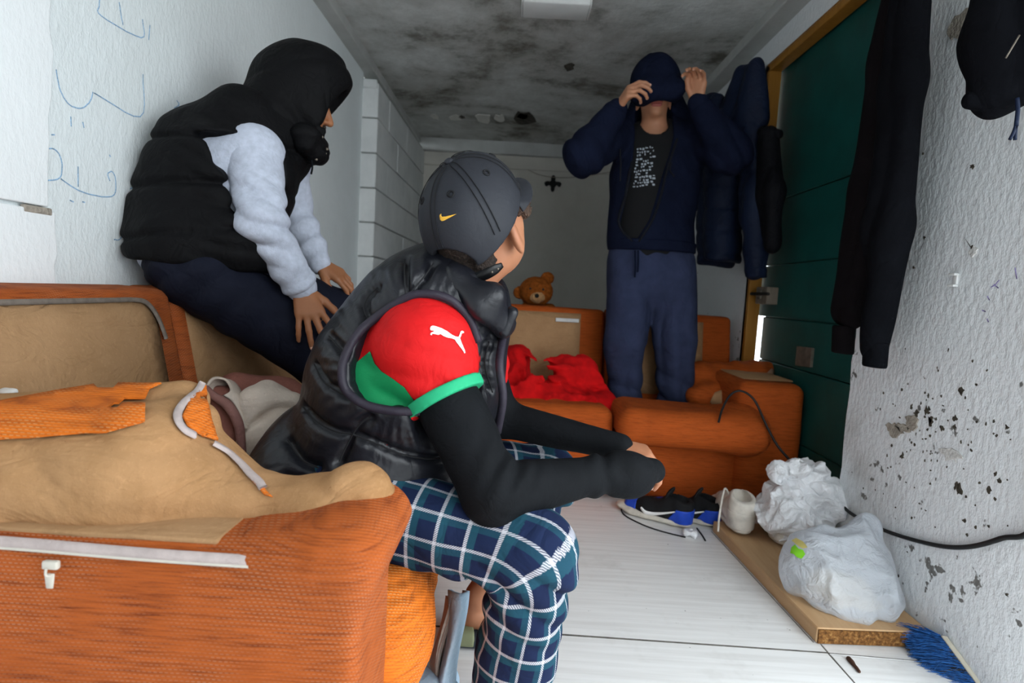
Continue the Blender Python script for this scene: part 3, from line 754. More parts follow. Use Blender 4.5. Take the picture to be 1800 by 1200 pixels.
obj('cream_tail', nets(disp(union([rc(P(412, 815, 1.33), P(478, 815, 1.36), .022, .03, ((0, 0, 1), 1.4)), rc(P(430, 830, 1.32), P(465, 835, 1.34), .025, .02, ((0, 0, 1), 1.6))], .03), lambda p: .003*vn(p, 16, 3)), .005), M_CREAMB, bl)
sh = thing('bed_sheet', 'grey sheet spread on the seat of the left sofa', 'sheet', (-.5, 1.4, .4))
obj('cloth', sheet(lerpgrid([[(-.78+.14*i, y, .418+.006*math.sin(i*2.1+y*9)) for i in range(5)] for y in (1.0, 1.2, 1.4, 1.6, 1.8)], 6, 6), -.006), M_SHEET, sh)

# pale blue blanket hanging off the seat edge
hb = thing('hanging_blanket', 'pale blue and cream blanket hanging off the sofa seat to the floor', 'blanket', (-.1, 1.12, .0))
def hang(cols, wav, ph, th=.008):
    rows = []
    for t in np.linspace(0, 1, 10):
        row = []
        for k, (a, b_) in enumerate(cols):
            c = np.array(a)*(1-t)+np.array(b_)*t; sway = math.sin(t*4.2+ph+k*.5)
            row.append(c+V3(wav*sway, wav*math.cos(t*3+k*1.7+ph), 0))
        rows.append(row)
    return sheet(lerpgrid(rows, 5, 3), th)
obj('blue_face', hang([(P(786, 1040, 1.17), P(762, 1240, 1.13)), (P(792, 1040, 1.13), P(776, 1240, 1.07)), (P(806, 1040, 1.12), P(792, 1240, 1.06)), (P(818, 1040, 1.15), P(806, 1240, 1.10)), (P(812, 1040, 1.22), P(806, 1240, 1.18))], .009, 0), M_BLUEB, hb)
obj('cream_back', hang([(P(776, 1048, 1.22), P(742, 1240, 1.16)), (P(784, 1048, 1.18), P(758, 1240, 1.12)), (P(792, 1048, 1.16), P(770, 1240, 1.09)), (P(796, 1048, 1.20), P(780, 1240, 1.15))], .010, 1), M_CREAMB, hb)
obj('blue_fold', nets(disp(union([rc(PZf(700, 1180, .05), PZf(765, 1195, .05), .045, .05), rc(PZf(690, 1230, .06), PZf(770, 1240, .05), .06, .05)], .03), lambda p: .009*fold(p[:, 0]*90+p[:, 1]*50+3*vn(p, 8, 3))+.004*vn(p, 14, 2)), .006), M_BLUEB, hb)

# ------------------------------------------------------------------ far sofa across the room
fs = thing('sofa', 'worn orange sofa across the far end of the room, behind the sneakers', 'sofa', (.4, 2.8, 0))
obj('base', box((-.45, 2.45, .03), (1.262, 3.15, .262), .015, 3), M_OFAR, fs)
far_arm = disp(rbox((1.125, 2.76, .295), (.143, .345, .275), .05), lambda p: .006*vn(p, 6, 1))
obj('armrest', nets(far_arm, .009), M_OFAR, fs)
obj('armrest_lining', box((1.02, 2.50, .566), (1.24, 3.06, .576), .006), M_TANF, fs)
def fback(x0, x1): return hexa([(x0, 2.95, .2), (x1, 2.95, .2), (x1, 3.2, .2), (x0, 3.2, .2), (x0, 3.06, .835), (x1, 3.06, .825), (x1, 3.2, .825), (x0, 3.2, .835)], .025, 3)
f1 = obj('backrest', fback(-.45, .475), M_OFAR, fs); f2 = obj('backrest', fback(.485, 1.155), M_OFAR, fs)
def fpanel(x0, x1, zt):
    G = []
    for t in np.linspace(0, 1, 9):
        z = .40+(zt-.40)*t; y = 2.95+.11*(z-.2)/.635
        G.append([(x0+(x1-x0)*s, y-.004-.012*math.sin(math.pi*s)*math.sin(math.pi*t), z) for s in np.linspace(0, 1, 11)])
    return sheet(G, -.006)
p1_ = obj('back_panel', fpanel(-.40, .345, .80), M_TANF, f1); obj('back_panel', fpanel(.53, 1.0, .79), M_TANF, f2)
obj('torn_patch', box((.21, 3.027, .752), (.335, 3.034, .772), .003), M_LINT, f1, label='strip of white lining at the torn corner')
def fcush(c, h, rad, seed, R=None): return nets(disp(rbox(c, h, rad, R), lambda p: .007*vn(p, 5, seed)+.003*vn(p, 14, seed+1)), .008)
obj('seat_cushion', fcush((.10, 2.70, .345), (.345, .31, .085), .06, 31), M_OFAR, fs)
rcush = union([rbox((.755, 2.46, .362), (.31, .175, .080), .07, rot((0, 1, 0), 2)), ell((1.0, 2.44, .36), (.11, .15, .105))], .06)
obj('seat_cushion', nets(disp(rcush, lambda p: .006*vn(p, 6, 33)+.0025*np.sin(p[:, 0]*60+4*vn(p, 5, 3))*np.clip((p[:, 0]-.9)/.1, 0, 1)), .007), M_OFAR, fs)
# loose pillow
pw = thing('loose_pillow', 'torn orange pillow leaning in the corner of the far sofa', 'pillow', P(1280, 715, 2.8))
pb = union([ell(P(1245, 672, 2.86), (.20, .10, .11)), ell(P(1318, 662, 2.84), (.14, .10, .085)), ell(P(1262, 700, 2.72), (.16, .08, .075)), rc(P(1345, 648, 2.82), P(1312, 690, 2.72), .03, .04)], .06)
PIL = nets(disp(pb, lambda p: .008*vn(p, 8, 41)+.004*np.sin(p[:, 0]*70+p[:, 2]*50)), .007); t_pil = bvh(PIL)
obj('cover', PIL, M_OFAR, pw)
obj('bare_stuffing', patch(t_pil, [(1248, 706), (1256, 690), (1285, 681), (1292, 692), (1312, 700), (1290, 712), (1262, 718)], 5, .004, .003), M_TANF, pw, label='tan stuffing showing through a tear')
obj('pale_seam', patch(t_pil, [(1312, 690), (1330, 672), (1355, 648), (1360, 655), (1345, 678), (1322, 698)], 5, .004, .003), plain('worn_seam', '#b08a72', .9), pw)
# red blanket
rb = thing('red_blanket', 'bright red fleece blanket heaped on the far sofa', 'blanket', P(960, 722, 2.7))
rf = union([ell(P(915, 685, 2.72), (.15, .16, .12)), ell(P(950, 690, 2.66), (.16, .14, .085)), ell(P(1000, 672, 2.76), (.13, .13, .115)), ell(P(900, 650, 2.80), (.12, .12, .10)), ell(P(1020, 712, 2.66), (.16, .13, .06)), ell(P(890, 660, 2.8), (.10, .1, .10)), ell(P(1050, 720, 2.62), (.06, .09, .05))], .05)
def rfold(p):
    q = p+.07*np.stack([vn(p, 6, 61), vn(p, 6, 62), vn(p, 6, 63)], 1)
    return .042*(ridged(q, 6.0, 64)-.42)+.026*(ridged(q, 12, 65)-.4)+.010*(ridged(q, 24, 66)-.4)
obj('cloth', nets(disp(rf, rfold), .0065, smooth=2), M_RED, rb)
# ------------------------------------------------------------------ people: shared pieces
def m_skin(name, a, b_):
    m, nt, b = base_mat(name, srgb(a), .5, .35); v = coords(nt); f = noise(nt, v, 14, 4); g = noise(nt, v, 260, 2)
    nt.links.new(mix(nt, mapr(nt, f, .35, .7, 0, .6), srgb(a), srgb(b_)), b.inputs['Base Color'])
    b.inputs['Subsurface Weight'].default_value = .12; b.inputs['Subsurface Radius'].default_value = (.012, .005, .003); b.inputs['Subsurface Scale'].default_value = .5
    bump(nt, b, g, .12, .001); return m
M_SKIN1 = m_skin('skin_brown', '#a06a48', '#8a583a')
M_SKIN2 = m_skin('skin_tan', '#ab7557', '#965f43')
M_SKIN3 = m_skin('skin_olive', '#b98263', '#a56f52')
M_HAIR = plain('dark_curly_hair', '#2e231d', .7, .4, 160, .8, 260, .006)
M_EYE = plain('eye_white', '#dcd6cd', .25, .02)
M_LIP = plain('lips', '#a85a52', .45, .1)
M_NAIL = plain('finger_nail', '#d9ab98', .3, .05)
M_VEST = plain('glossy_black_nylon', '#17181e', .36, .1, 8, .2, 60, .003, .35, crease=(9, .006))
M_VESTRIM = plain('vest_binding', '#2a2530', .55, .1, 30, .3, 200)
M_VEST1 = plain('matte_black_nylon', '#0b0b0d', .7, .12, 8, .2, 60, .003, .12, crease=(9, .012))
M_BLACKS = plain('black_stretch_cloth', '#101215', .8, .12, 20, .15, 400, .001, .12, crease=(16, .004))
M_REDS = plain('red_jersey', '#c8181a', .68, .05, 20, .25, 420, .0015, .15, crease=(10, .008))
M_GREENS = plain('green_jersey', '#0e8a52', .68, .05, 20, .2, 420, .0015, .3)
M_GREENC = plain('green_cuff', '#22a573', .7, .05, 20, .2, 420, .0015, .3)
M_CAP = plain('dark_grey_cap_cloth', '#26282e', .6, .1, 12, .2, 300, .001, .25, crease=(10, .003))
M_STITCH = plain('black_stitching', '#141417', .8)
M_GOLD = plain('gold_embroidery', '#e0aa3a', .5, .08, 200, .4, 500)
M_WHITEPR = plain('white_print', '#f2f0ec', .6, .02)
M_NAVYT = plain('navy_track_cloth', '#141724', .8, .15, 10, .2, 250, .001, .12, crease=(7, .014))
M_GREYS = plain('pale_grey_sweatshirt', '#b9bfce', .95, .08, 60, .35, 260, .002, .1, 0, .25, crease=(11, .008))
M_HOODIE = plain('navy_hoodie', '#14192b', .9, .15, 10, .25, 220, .002, .05, crease=(6, .018))
M_HOODL = plain('hood_lining', '#0b0e17', .9, .15)
M_TEE = plain('black_tee', '#0e0e10', .85, .1)
M_JOG = plain('slate_blue_joggers', '#343a52', .92, .12, 12, .25, 200, .002, .05, crease=(6, .018))
M_CAMO1 = plain('camo_green', '#7d8263', .6, .1)
M_CAMO2 = plain('camo_dark', '#2d3238', .6, .1)
def m_plaid():
    m, nt, b = base_mat('plaid_flannel', srgb('#1e2a4c'), .92, .15)
    uv = N(nt, 'ShaderNodeUVMap'); uv.uv_map = 'UVMap'; s = N(nt, 'ShaderNodeSeparateXYZ'); nt.links.new(uv.outputs[0], s.inputs[0])
    u, v = s.outputs[0], s.outputs[1]
    def fr(a, o=0): return math_(nt, 'FRACT', math_(nt, 'ADD', a, o))
    def band(f, a, w, soft=.012): return mapr(nt, math_(nt, 'ABSOLUTE', math_(nt, 'SUBTRACT', f, a)), w-soft, w+soft, 1, 0)
    fu, fv = fr(u), fr(v); v3 = coords(nt)
    hat = mapr(nt, math_(nt, 'FRACT', math_(nt, 'ADD', math_(nt, 'MULTIPLY', u, 12), math_(nt, 'MULTIPLY', v, 12))), .42, .5, 0, 1)
    col = mix(nt, mapr(nt, noise(nt, v3, 8, 3), .35, .7), srgb('#141d38'), srgb('#1b2746'))
    tu, tv = band(fu, .68, .13), band(fv, .68, .13)
    col = mix(nt, math_(nt, 'MULTIPLY', tu, .75), col, srgb('#1f4a58')); col = mix(nt, math_(nt, 'MULTIPLY', tv, .6), col, srgb('#1f4a58'))
    wu, wv = band(fu, .5, .060), band(fv, .5, .060)
    col = mix(nt, math_(nt, 'MULTIPLY', wu, math_(nt, 'ADD', .2, math_(nt, 'MULTIPLY', hat, .55))), col, srgb('#d2d2d8'))
    col = mix(nt, math_(nt, 'MULTIPLY', wv, math_(nt, 'SUBTRACT', .75, math_(nt, 'MULTIPLY', hat, .55))), col, srgb('#d2d2d8'))
    nt.links.new(col, b.inputs['Base Color']); cz = math_(nt, 'ABSOLUTE', math_(nt, 'SUBTRACT', noise(nt, v3, 9, 3, .5, 1.2), .5)); pn = bump(nt, b, cz, .8, .014); bump(nt, b, noise(nt, v3, 300, 2), .25, .001, pn)
    return m
M_PLAID = m_plaid()

def head_prims(C, F, U, s=1.0):
    B = basis(F, U); S, F, U = B[:, 0], B[:, 1], B[:, 2]; L = lambda x, y, z: C+s*(S*x+F*y+U*z)
    pr = [ell(L(0, -.012, .022), V3(.076, .097, .088)*s, B), ell(L(0, .028, -.045), V3(.060, .062, .078)*s, B), ell(L(0, .066, -.098), V3(.026, .024, .020)*s, B),
          ell(L(.03, .052, -.03), V3(.026, .032, .026)*s, B), ell(L(-.03, .052, -.03), V3(.026, .032, .026)*s, B)]
    fine = [rc(L(-.032, .078, .026), L(.032, .078, .026), .011*s), rc(L(0, .088, .012), L(0, .108, -.026), .009*s, .012*s), ell(L(.011, .098, -.030), V3(.008, .009, .007)*s, B), ell(L(-.011, .098, -.030), V3(.008, .009, .007)*s, B),
            rc(L(-.017, .086, -.058), L(.017, .086, -.058), .008*s), rc(L(-.014, .085, -.070), L(.014, .085, -.070), .0085*s)]
    ears = []
    for sg in (1, -1):
        R = B @ rot((0, 0, 1), sg*30)
        e = cut(ell(L(sg*.081, -.012, -.034), V3(.0105, .024, .037)*s, R), ell(L(sg*.092, -.004, -.032), V3(.008, .012, .023)*s, R), .004)
        ears.append(e)
    return pr, fine, ears, L, B
def hand_prims(W, D, Nb, right, curls, spread=(8, 2, -4, -10), thumb=(.62, .68, -.30, 18), s=1.0):
    D = nrm(D); Nb = nrm(np.asarray(Nb, float)-D*np.dot(Nb, D)); S = np.cross(D, Nb)*(-1 if right else 1)
    base = [(.030, .086), (.010, .090), (-.010, .086), (-.028, .078)]
    ln = [(.043, .026, .021), (.047, .030, .022), (.043, .028, .021), (.034, .021, .019)]; tips = []
    palm = [rc(W+D*.004*s+S*.010*s, W+D*base[0][1]*s*.94+S*base[0][0]*s, .0145*s, .0125*s), rc(W+S*.004*s, W+D*base[1][1]*s*.94+S*base[1][0]*s, .0155*s, .0125*s),
            rc(W-S*.004*s, W+D*base[2][1]*s*.94+S*base[2][0]*s, .0155*s, .012*s), rc(W-S*.010*s, W+D*base[3][1]*s*.94+S*base[3][0]*s, .0145*s, .0115*s)]
    fingers = []
    for i in range(4):
        p = W+(D*base[i][1]+S*base[i][0])*s; a = 0; sp = math.radians(spread[i]); r0 = (.0098, .0102, .0096, .0086)[i]*s; ch = []
        for j in range(3):
            a += math.radians(curls[i][j]); d = (D*math.cos(sp)+S*math.sin(sp))*math.cos(a)-Nb*math.sin(a); q = p+d*ln[i][j]*s
            ch.append(rc(p, q, r0*(1-.09*j), r0*(1-.09*(j+1)))); p = q
        fingers.append(union(ch, .004*s)); tips.append((p, d, r0*.73, np.cross(S, d)*(1 if np.dot(np.cross(S, d), Nb) > 0 else -1)))
    td, ts, tn, bend = thumb; p = W+(D*.022+S*.022-Nb*.006)*s; d = nrm(D*td+S*ts+Nb*tn); ch = []; ax = nrm(np.cross(d, D))
    for j, (l, r0, r1) in enumerate(((.042, .0145, .0125), (.032, .0118, .0108), (.026, .0105, .0085))):
        q = p+d*l*s; ch.append(rc(p, q, r0*s, r1*s)); p = q; d = np.array(Matrix.Rotation(math.radians(bend), 3, Vector(ax))) @ d
    th = union(ch, .006*s)
    f0 = union(palm, .016*s)
    def f(p):
        d = smin(f0(p), th(p), .010*s); e = fingers[0](p)
        for g in fingers[1:]: e = np.minimum(e, g(p))
        return smin(d, e, .006*s)
    bbs = [f0.bb, th.bb]+[g.bb for g in fingers]; f.bb = (np.min([b[0] for b in bbs], 0), np.max([b[1] for b in bbs], 0))
    return f, tips
def body_union(groups):
    """groups: list of (list of prims, k); smooth inside a group, then blended"""
    fs = [(union(g, k), k2) for g, k, k2 in groups]
    def f(p):
        d = fs[0][0](p)
        for g, k2 in fs[1:]: d = smin(d, g(p), k2)
        return d
    f.bb = (np.min([g.bb[0] for g, _ in fs], 0), np.max([g.bb[1] for g, _ in fs], 0)); return f
def ball(c, r, n=10):
    bm = bmesh.new(); bmesh.ops.create_uvsphere(bm, u_segments=n+4, v_segments=n, radius=r)
    for v in bm.verts: v.co += Vector([float(x) for x in c])
    return bm_vf(bm)
def eyes(L, par):
    for sg in (1, -1):
        e = obj('eye', ball(L(sg*.031, .079, .006), .0115), M_EYE, par)
        obj('iris', ball(L(sg*.0315, .0868, .0055), .0052, 8), M_HAIR, e)
def nails(tips, par, mat=None):
    for p, d, r, nb in tips:
        c = p+nb*r*.62-d*.001; R = np.stack([nrm(np.cross(d, nb)), nrm(d), nrm(nb)], 1)
        bm = bmesh.new(); bmesh.ops.create_uvsphere(bm, u_segments=10, v_segments=6, radius=1)
        for v in bm.verts: v.co = Vector(c+R @ (np.array(v.co)*V3(.0052, .0068, .0028)))
        obj('finger_nail', bm_vf(bm), mat or M_NAIL, par)
def limb_uv(V, Q, path, e1, K, pitch, u0=0):
    from mathutils.kdtree import KDTree
    c = catmull(path, 60)
    for _ in range(900): c[1:-1] = (c[:-2]+2*c[1:-1]+c[2:])/4
    c = np.vstack([c[0]+(c[0]-c[1])/np.linalg.norm(c[0]-c[1])*t for t in np.linspace(.2, .004, 50)]+[c]); L = np.r_[0, np.cumsum(np.linalg.norm(np.diff(c, axis=0), axis=1))]
    T = np.gradient(c, axis=0); T /= np.linalg.norm(T, axis=1)[:, None]
    kd = KDTree(len(c)); [kd.insert(p, i) for i, p in enumerate(c)]; kd.balance()
    ix = np.array([kd.find(v)[1] for v in V.tolist()])
    w = V-c[ix]; t = T[ix]; u = (L[ix]+np.clip(np.einsum('ij,ij->i', w, t), -.002, .002))/pitch+u0
    e = np.asarray(e1)-t*(t@np.asarray(e1))[:, None]; e /= np.linalg.norm(e, axis=1)[:, None]; e2 = np.cross(t, e)
    an = np.arctan2((w*e2).sum(1), (w*e).sum(1))/(2*math.pi)*K
    a = an[Q]; a = a-K*np.round((a-a[:, :1])/K)
    return np.stack([u[Q], a], -1).reshape(-1, 2)
def seg_frac(p, a, b):
    a = np.asarray(a); ab = np.asarray(b)-a; return ((p-a)@ab)/(ab@ab)
def wr_ring(a, b, t0, w, n, amp, seed=0):
    """wrinkles ringing a limb around position t0 of segment a-b"""
    def g(p):
        t = seg_frac(p, a, b); L = np.linalg.norm(np.asarray(b)-a)
        return amp*np.sin(t*L*n+3.5*vn(p, 7, seed))*np.exp(-((t-t0)/w)**2)
    return g

# ------------------------------------------------------------------ seated man with the cap (nearest figure)
man2 = thing('person', 'seated man in a dark cap, black puffer vest, red jersey and plaid trousers', 'person', (-.3, 1.18, .42))
HR, HL = V3(-.31, 1.075, .485), V3(-.31, 1.29, .485)
KR, KL = P(938, 968, 1.0), P(958, 838, 1.42)
AR, AL = V3(.025, 1.03, .10), V3(-.055, 1.40, .115)
SR, SL = P(742, 612, 1.055), P(815, 560, 1.34)
ER, EL = P(866, 866, .985), P(880, 735, 1.36)
WR, WL = P(1062, 833, 1.13), P(1078, 783, 1.27)
PV, CH, NK = P(640, 855, 1.17), P(720, 660, 1.18), P(812, 508, 1.17)
HC = P(842, 394, 1.15); HF = nrm((.41, .72, .56)); HU = nrm((-.42, -.42, .80))
hp, hfine, hears, HLc, HB = head_prims(HC, HF, HU)
handR, tipsR = hand_prims(WR, P(1150, 838, 1.19)-WR, V3(.1, -.8, .5), True, [(34, 40, 30), (40, 44, 32), (42, 46, 32), (44, 46, 34)], (3, 1, -2, -4), (.95, .25, .0, 4), .88)
handL, tipsL = hand_prims(WL, P(1146, 800, 1.25)-WL, V3(.35, -.25, .85), False, [(38, 40, 30), (42, 44, 32), (44, 46, 32), (46, 48, 34)], (3, 1, -2, -4), (.9, .35, -.2, 6), .90)
def foot(A, D):
    D = nrm(D); return [rc(A, A-V3(0, 0, .055)-D*.02, .036, .034), rc(A-V3(0, 0, .05), A+D*.13-V3(0, 0, .082), .036, .026, ((0, 0, 1), 1.2)), rc(A+D*.12-V3(0, 0, .082), A+D*.17-V3(0, 0, .086), .028, .020, ((0, 0, 1), 1.3))]
b2f = body_union([(hp, .02, 0), (hfine, .006, .010), (hears, .003, .006), ([rc(NK-V3(.03, 0, .02), HC+HLc(0, -.015, -.06)-HC, .060, .054)], 0, .025),
    ([rc(PV, CH, .115, .12), rc(CH, NK-V3(.02, 0, .05), .12, .08), rc(SR, SL, .05), rc(HR, HL, .08)], .03, .02),
    ([rc(SR, ER, .046, .040), rc(ER, WR, .040, .027)], .01, .012), ([rc(SL, EL, .046, .040), rc(EL, WL, .036, .024)], .01, .012),
    ([handR], 0, .012), ([handL], 0, .012),
    ([rc(HR, KR, .075, .055), rc(KR, AR, .052, .036)]+foot(AR, (1, -.1, 0)), .01, .03), ([rc(HL, KL, .075, .055), rc(KL, AL, .052, .034)]+foot(AL, (1, -.25, 0)), .01, .03)])
BODY2 = nets(b2f, .0042); obj('body', BODY2, M_SKIN2, man2)
eyes(HLc, man2); nails(tipsL+tipsR, man2)
# trousers
def leg_field(h, k, a, r, seed, amp=.007):
    f0 = union([rc(h, k, r[0], r[1]), rc(k, h+(a-h)*1.0, r[1], r[2])], .03)
    def g(p):
        t1 = seg_frac(p, h, k); t2 = seg_frac(p, k, a); q = vn(p, 6, seed)
        kn = np.exp(-((np.linalg.norm(p-k, axis=1))/.13)**2)
        under = np.clip((k[2]+.01-p[:, 2])/.05, 0, 1)
        w2 = vn(p, 5, seed+7)
        return 2.0*amp*fold((p[:, 2]*1.0+p[:, 0]*.75)*95+3*q)*kn*under+.9*amp*fold(p[:, 0]*48-p[:, 2]*80+4*w2)*np.clip(1.1-t1, 0, 1)*np.clip(t1+.5, 0, 1)*np.clip(.5+w2, 0, 1)+1.1*amp*fold(p[:, 2]*42+p[:, 0]*25+5*w2)*np.clip(t2*1.5, 0, 1)*np.clip(.6+w2, 0, 1)+.008*vn(p, 8, seed+1)+amp*np.sin(t2*22+5*q)*np.clip(t2, 0, 1)*.8+.006*np.sin(t1*15+5*q+p[:, 2]*30)*np.clip(1-t1, 0, 1)+.003*vn(p, 18, seed+4)
    return disp(f0, g)
legR = union([leg_field(HR+V3(-.02, .0, -.005), KR, AR+V3(0, 0, .0), (.092, .080, .072), 71)], .0)
pelv = union([ell((-.34, 1.18, .485), (.11, .19, .075)), rc(HR, HL, .085)], .04)
for nm, f_, pth, u0 in (('trouser_leg', union([legR, rc(HR+V3(-.03, .02, -.01), HR+V3(.05, .01, 0), .085)], .03), [HR+V3(-.12, .02, 0), HR, (HR+KR)/2, KR, (KR+AR)/2, AR], .2),
                        ('trouser_leg', leg_field(HL, KL, AL+V3(.03, 0, .14), (.095, .078, .068), 81), [HL+V3(-.1, 0, 0), HL, (HL+KL)/2, KL, (KL+AL)/2, AL], .5)):
    M = nets(f_, .005, hi=None); uvs = limb_uv(M[0], M[1], pth, (0, 1, 0), 11, .052, u0)
    obj(nm, M, M_PLAID, man2, uv=uvs)
M = nets(pelv, .007); obj('trouser_seat', M, M_PLAID, man2, uv=limb_uv(M[0], M[1], [V3(-.5, 1.18, .5), V3(-.36, 1.18, .5), V3(-.1, 1.18, .5)], (0, 1, 0), 12, .052))
obj('cuff_lining', nets(disp(rc(AL+V3(.005, 0, .10), AL+V3(.012, 0, .17), .056, .062), lambda p: .004*vn(p, 14, 8)), .005), M_NAVYT, man2, label='dark navy rolled trouser cuff')
sl = obj('slide_sandal', nets(union([rbox(AL+V3(.045, -.012, -.095), (.125, .046, .016), .014), ], 0), .004), M_CAMO2, man2, label='camouflage slide sandal')
obj('strap', nets(cut(ell(AL+V3(.10, -.02, -.072), (.055, .056, .048)), ell(AL+V3(.10, -.02, -.08), (.09, .044, .036)), .004), .004), M_CAMO1, sl)
obj('heel_band', nets(inter(shell(rbox(AL+V3(.045, -.012, -.088), (.125, .046, .020), .016), .002), half(AL+V3(-.015, 0, 0), (1, .2, 0))), .003), M_CAMO1, sl)
# black sleeves
def wr_elbow(p, E, n, amp, seed): return amp*np.sin(np.linalg.norm(p-E, axis=1)*n+2.5*vn(p, 9, seed))*np.exp(-(np.linalg.norm(p-E, axis=1)/.09)**2)
slR = union([rc(SR, ER, .064, .055), rc(ER, ER+(WR-ER)*.92, .055, .036), rc(ER+(WR-ER)*.9, P(1100, 833, 1.145), .036, .042), ell(P(1104, 836, 1.15), (.056, .042, .045), rot((0, 1, 0), -5)), rc(P(1092, 830, 1.14), P(1147, 827, 1.19), .040, .026)], .016)
INNER = lambda p: .0035*np.sin((p[:, 0]*.9-p[:, 2]*.4)*170+3*vn(p, 10, 5))*np.exp(-(np.linalg.norm(p-P(905, 812, .96), axis=1)/.055)**2)
CUFFW = lambda p: .004*np.sin(p[:, 0]*120+3*vn(p, 14, 6))*np.exp(-((p[:, 0]-P(1055, 840, 1.13)[0])/.03)**2)
obj('sleeve', nets(disp(slR, lambda p: 1.5*INNER(p)+CUFFW(p)+.0025*vn(p, 10, 3)+.002*fold((p[:, 0]*.4+p[:, 2])*110+3*vn(p, 8, 9))*np.clip(vn(p, 6, 8)+.1, 0, 1)), .0042), M_BLACKS, man2)
slL = union([rc(SL, EL, .060, .046), rc(EL, EL+(WL-EL)*1.05, .046, .031)], .02)
obj('sleeve', nets(disp(slL, lambda p: .002*vn(p, 10, 4)+.0025*fold(p[:, 0]*120+p[:, 2]*60+4*vn(p, 9, 4))*np.clip(vn(p, 5, 6)+.3, 0, 1)), .005), M_BLACKS, man2)
# jersey
tors = union([rc(PV, CH, .165, .180), rc(CH, P(775, 565, 1.18), .180, .135)], .04)
slv_end = SR+(ER-SR)*.365
# puffer vest
vf0 = vf = union([rc(PV, CH, .178, .184), rc(CH, P(768, 560, 1.19), .184, .150), rc(P(735, 560, 1.17), P(790, 505, 1.17), .115, .085), ell(P(592, 845, 1.17), (.15, .2, .10)), ell(P(560, 860, 1.22), (.12, .18, .08)), ell(P(545, 790, 1.22), (.08, .15, .10)), ell(P(530, 828, 1.14), (.09, .12, .085)), rc(P(745, 520, 1.09), P(800, 520, 1.1), .06, .05)], .045)
jt = inter(union([shell(tors, -.010), rc(P(668, 640, 1.06), P(742, 608, 1.06), .085, .095), ell(P(660, 668, 1.06), (.10, .10, .085))], .03), shell(vf0, -.024), .004)
jf = union([jt, ell(P(748, 612, 1.06), (.088, .10, .078)), rc(P(745, 605, 1.06), SR+(ER-SR)*.44, .084, .064), rc(SL, SL+(EL-SL)*.5, .075, .066)], .035)
jf = cut(jf, lambda p: np.maximum((p-slv_end)@nrm(SR-ER).astype(np.float32), np.linalg.norm(p-slv_end-(ER-SR)*.3, axis=1)-.15), .002)
def jw(p):
    low = np.clip((P(0, 598, 1.05)[2]-p[:, 2])/.05, 0, 1)*np.clip((p[:, 0]+.27)/.06, 0, 1)
    q = p+.03*np.stack([vn(p, 8, 41), vn(p, 8, 42), vn(p, 8, 43)], 1)
    return .0065*fold(q[:, 0]*58+q[:, 2]*95+q[:, 1]*20)*low*np.clip(1+1.2*vn(p, 9, 3), 0, 1.5)+.004*vn(p, 8, 18)+.0025*fold(q[:, 0]*40+q[:, 2]*120)*np.clip(vn(p, 7, 5), 0, 1)
JER = nets(disp(jf, jw), .0045); obj('jersey', JER, M_REDS, man2); t_jer = bvh(JER)
obj('side_panel', patch(t_jer, [(652, 617), (660, 638), (672, 652), (690, 664), (712, 680), (728, 702), (722, 740), (650, 730), (596, 690), (596, 664)], 6, .002), M_GREENS, man2, label='green side panel under the arm')
cfr = union([rc(SR+(ER-SR)*.41, SR+(ER-SR)*.47, .076, .074)], 0)
ax_ = nrm(ER-SR)
cf_ = inter(inter(rc(SR+(ER-SR)*.2, SR+(ER-SR)*.6, .0785, .0705), half(SR+(ER-SR)*.378, ax_)), half(SR+(ER-SR)*.305, -ax_), .003)
obj('sleeve_band', nets(cf_, .0035), M_GREENC, man2, label='green band at the sleeve end')
pm = [(755.8, 577.5), (757, 574.5), (760.5, 573), (766, 574), (775, 577), (785, 582.5), (793, 588.5), (800, 592), (805, 592.5), (807, 588), (808.3, 583), (811, 581.3), (814, 583), (814, 585.5), (810.5, 586.5), (809.5, 590.5), (807.5, 594.5), (810, 602), (813, 609), (816, 616), (816.8, 620), (815, 620.5), (812, 615), (806, 607.5), (801, 601), (798.5, 597), (793, 595), (785, 593.5), (778, 590.5), (774, 587.5), (770, 589), (763, 587.5), (759.5, 587), (758.5, 589.5), (756, 588.5), (757, 585.5), (760, 584), (763.5, 583), (761, 581.5), (756.5, 581)]
obj('leaping_cat_print', patch(t_jer, pm, 1.6, .0018), M_WHITEPR, man2, label='white leaping cat emblem on the sleeve')
hole = union([ell(P(722, 622, .985), (.112, .13, .092), rot((0, 1, 0), 22)), ell(P(664, 664, .985), (.062, .10, .058), rot((0, 1, 0), 40))], .03)
vf = cut(vf, hole, .012)
vf = cut(vf, rc(SR, SR+(ER-SR)*.7, .080, .074), .012)
vf = cut(vf, half((-.36, 0, .405), (.20, 0, 1)), .02)
vf = cut(vf, ell(P(838, 470, 1.16), (.075, .075, .07)), .015)
VEST = nets(disp(vf, lambda p: .006*vn(p, 7, 15)+.0022*vn(p, 22, 16)), .005)
t_v = bvh(VEST); seams = []
for s in ([(712, 455), (711, 480), (713, 523)], [(762, 462), (745, 487), (714, 522)], [(664, 505), (646, 523), (640, 543), (650, 566)], [(552, 640), (567, 668), (593, 688), (613, 697)], [(522, 702), (553, 737), (587, 757), (620, 763)], [(505, 772), (530, 807), (560, 822)],
          [(596, 812), (606, 790), (620, 763), (634, 744), (650, 732)], [(620, 763), (663, 780), (703, 797), (750, 806), (790, 803)], [(578, 590), (592, 606), (608, 622)], [(860, 600), (852, 640), (866, 690)], [(880, 620), (850, 632)], [(500, 838), (560, 850), (640, 850)]):
    a, b = trace(t_v, s, 6, 0)
    if len(a) > 2: seams.append(a)
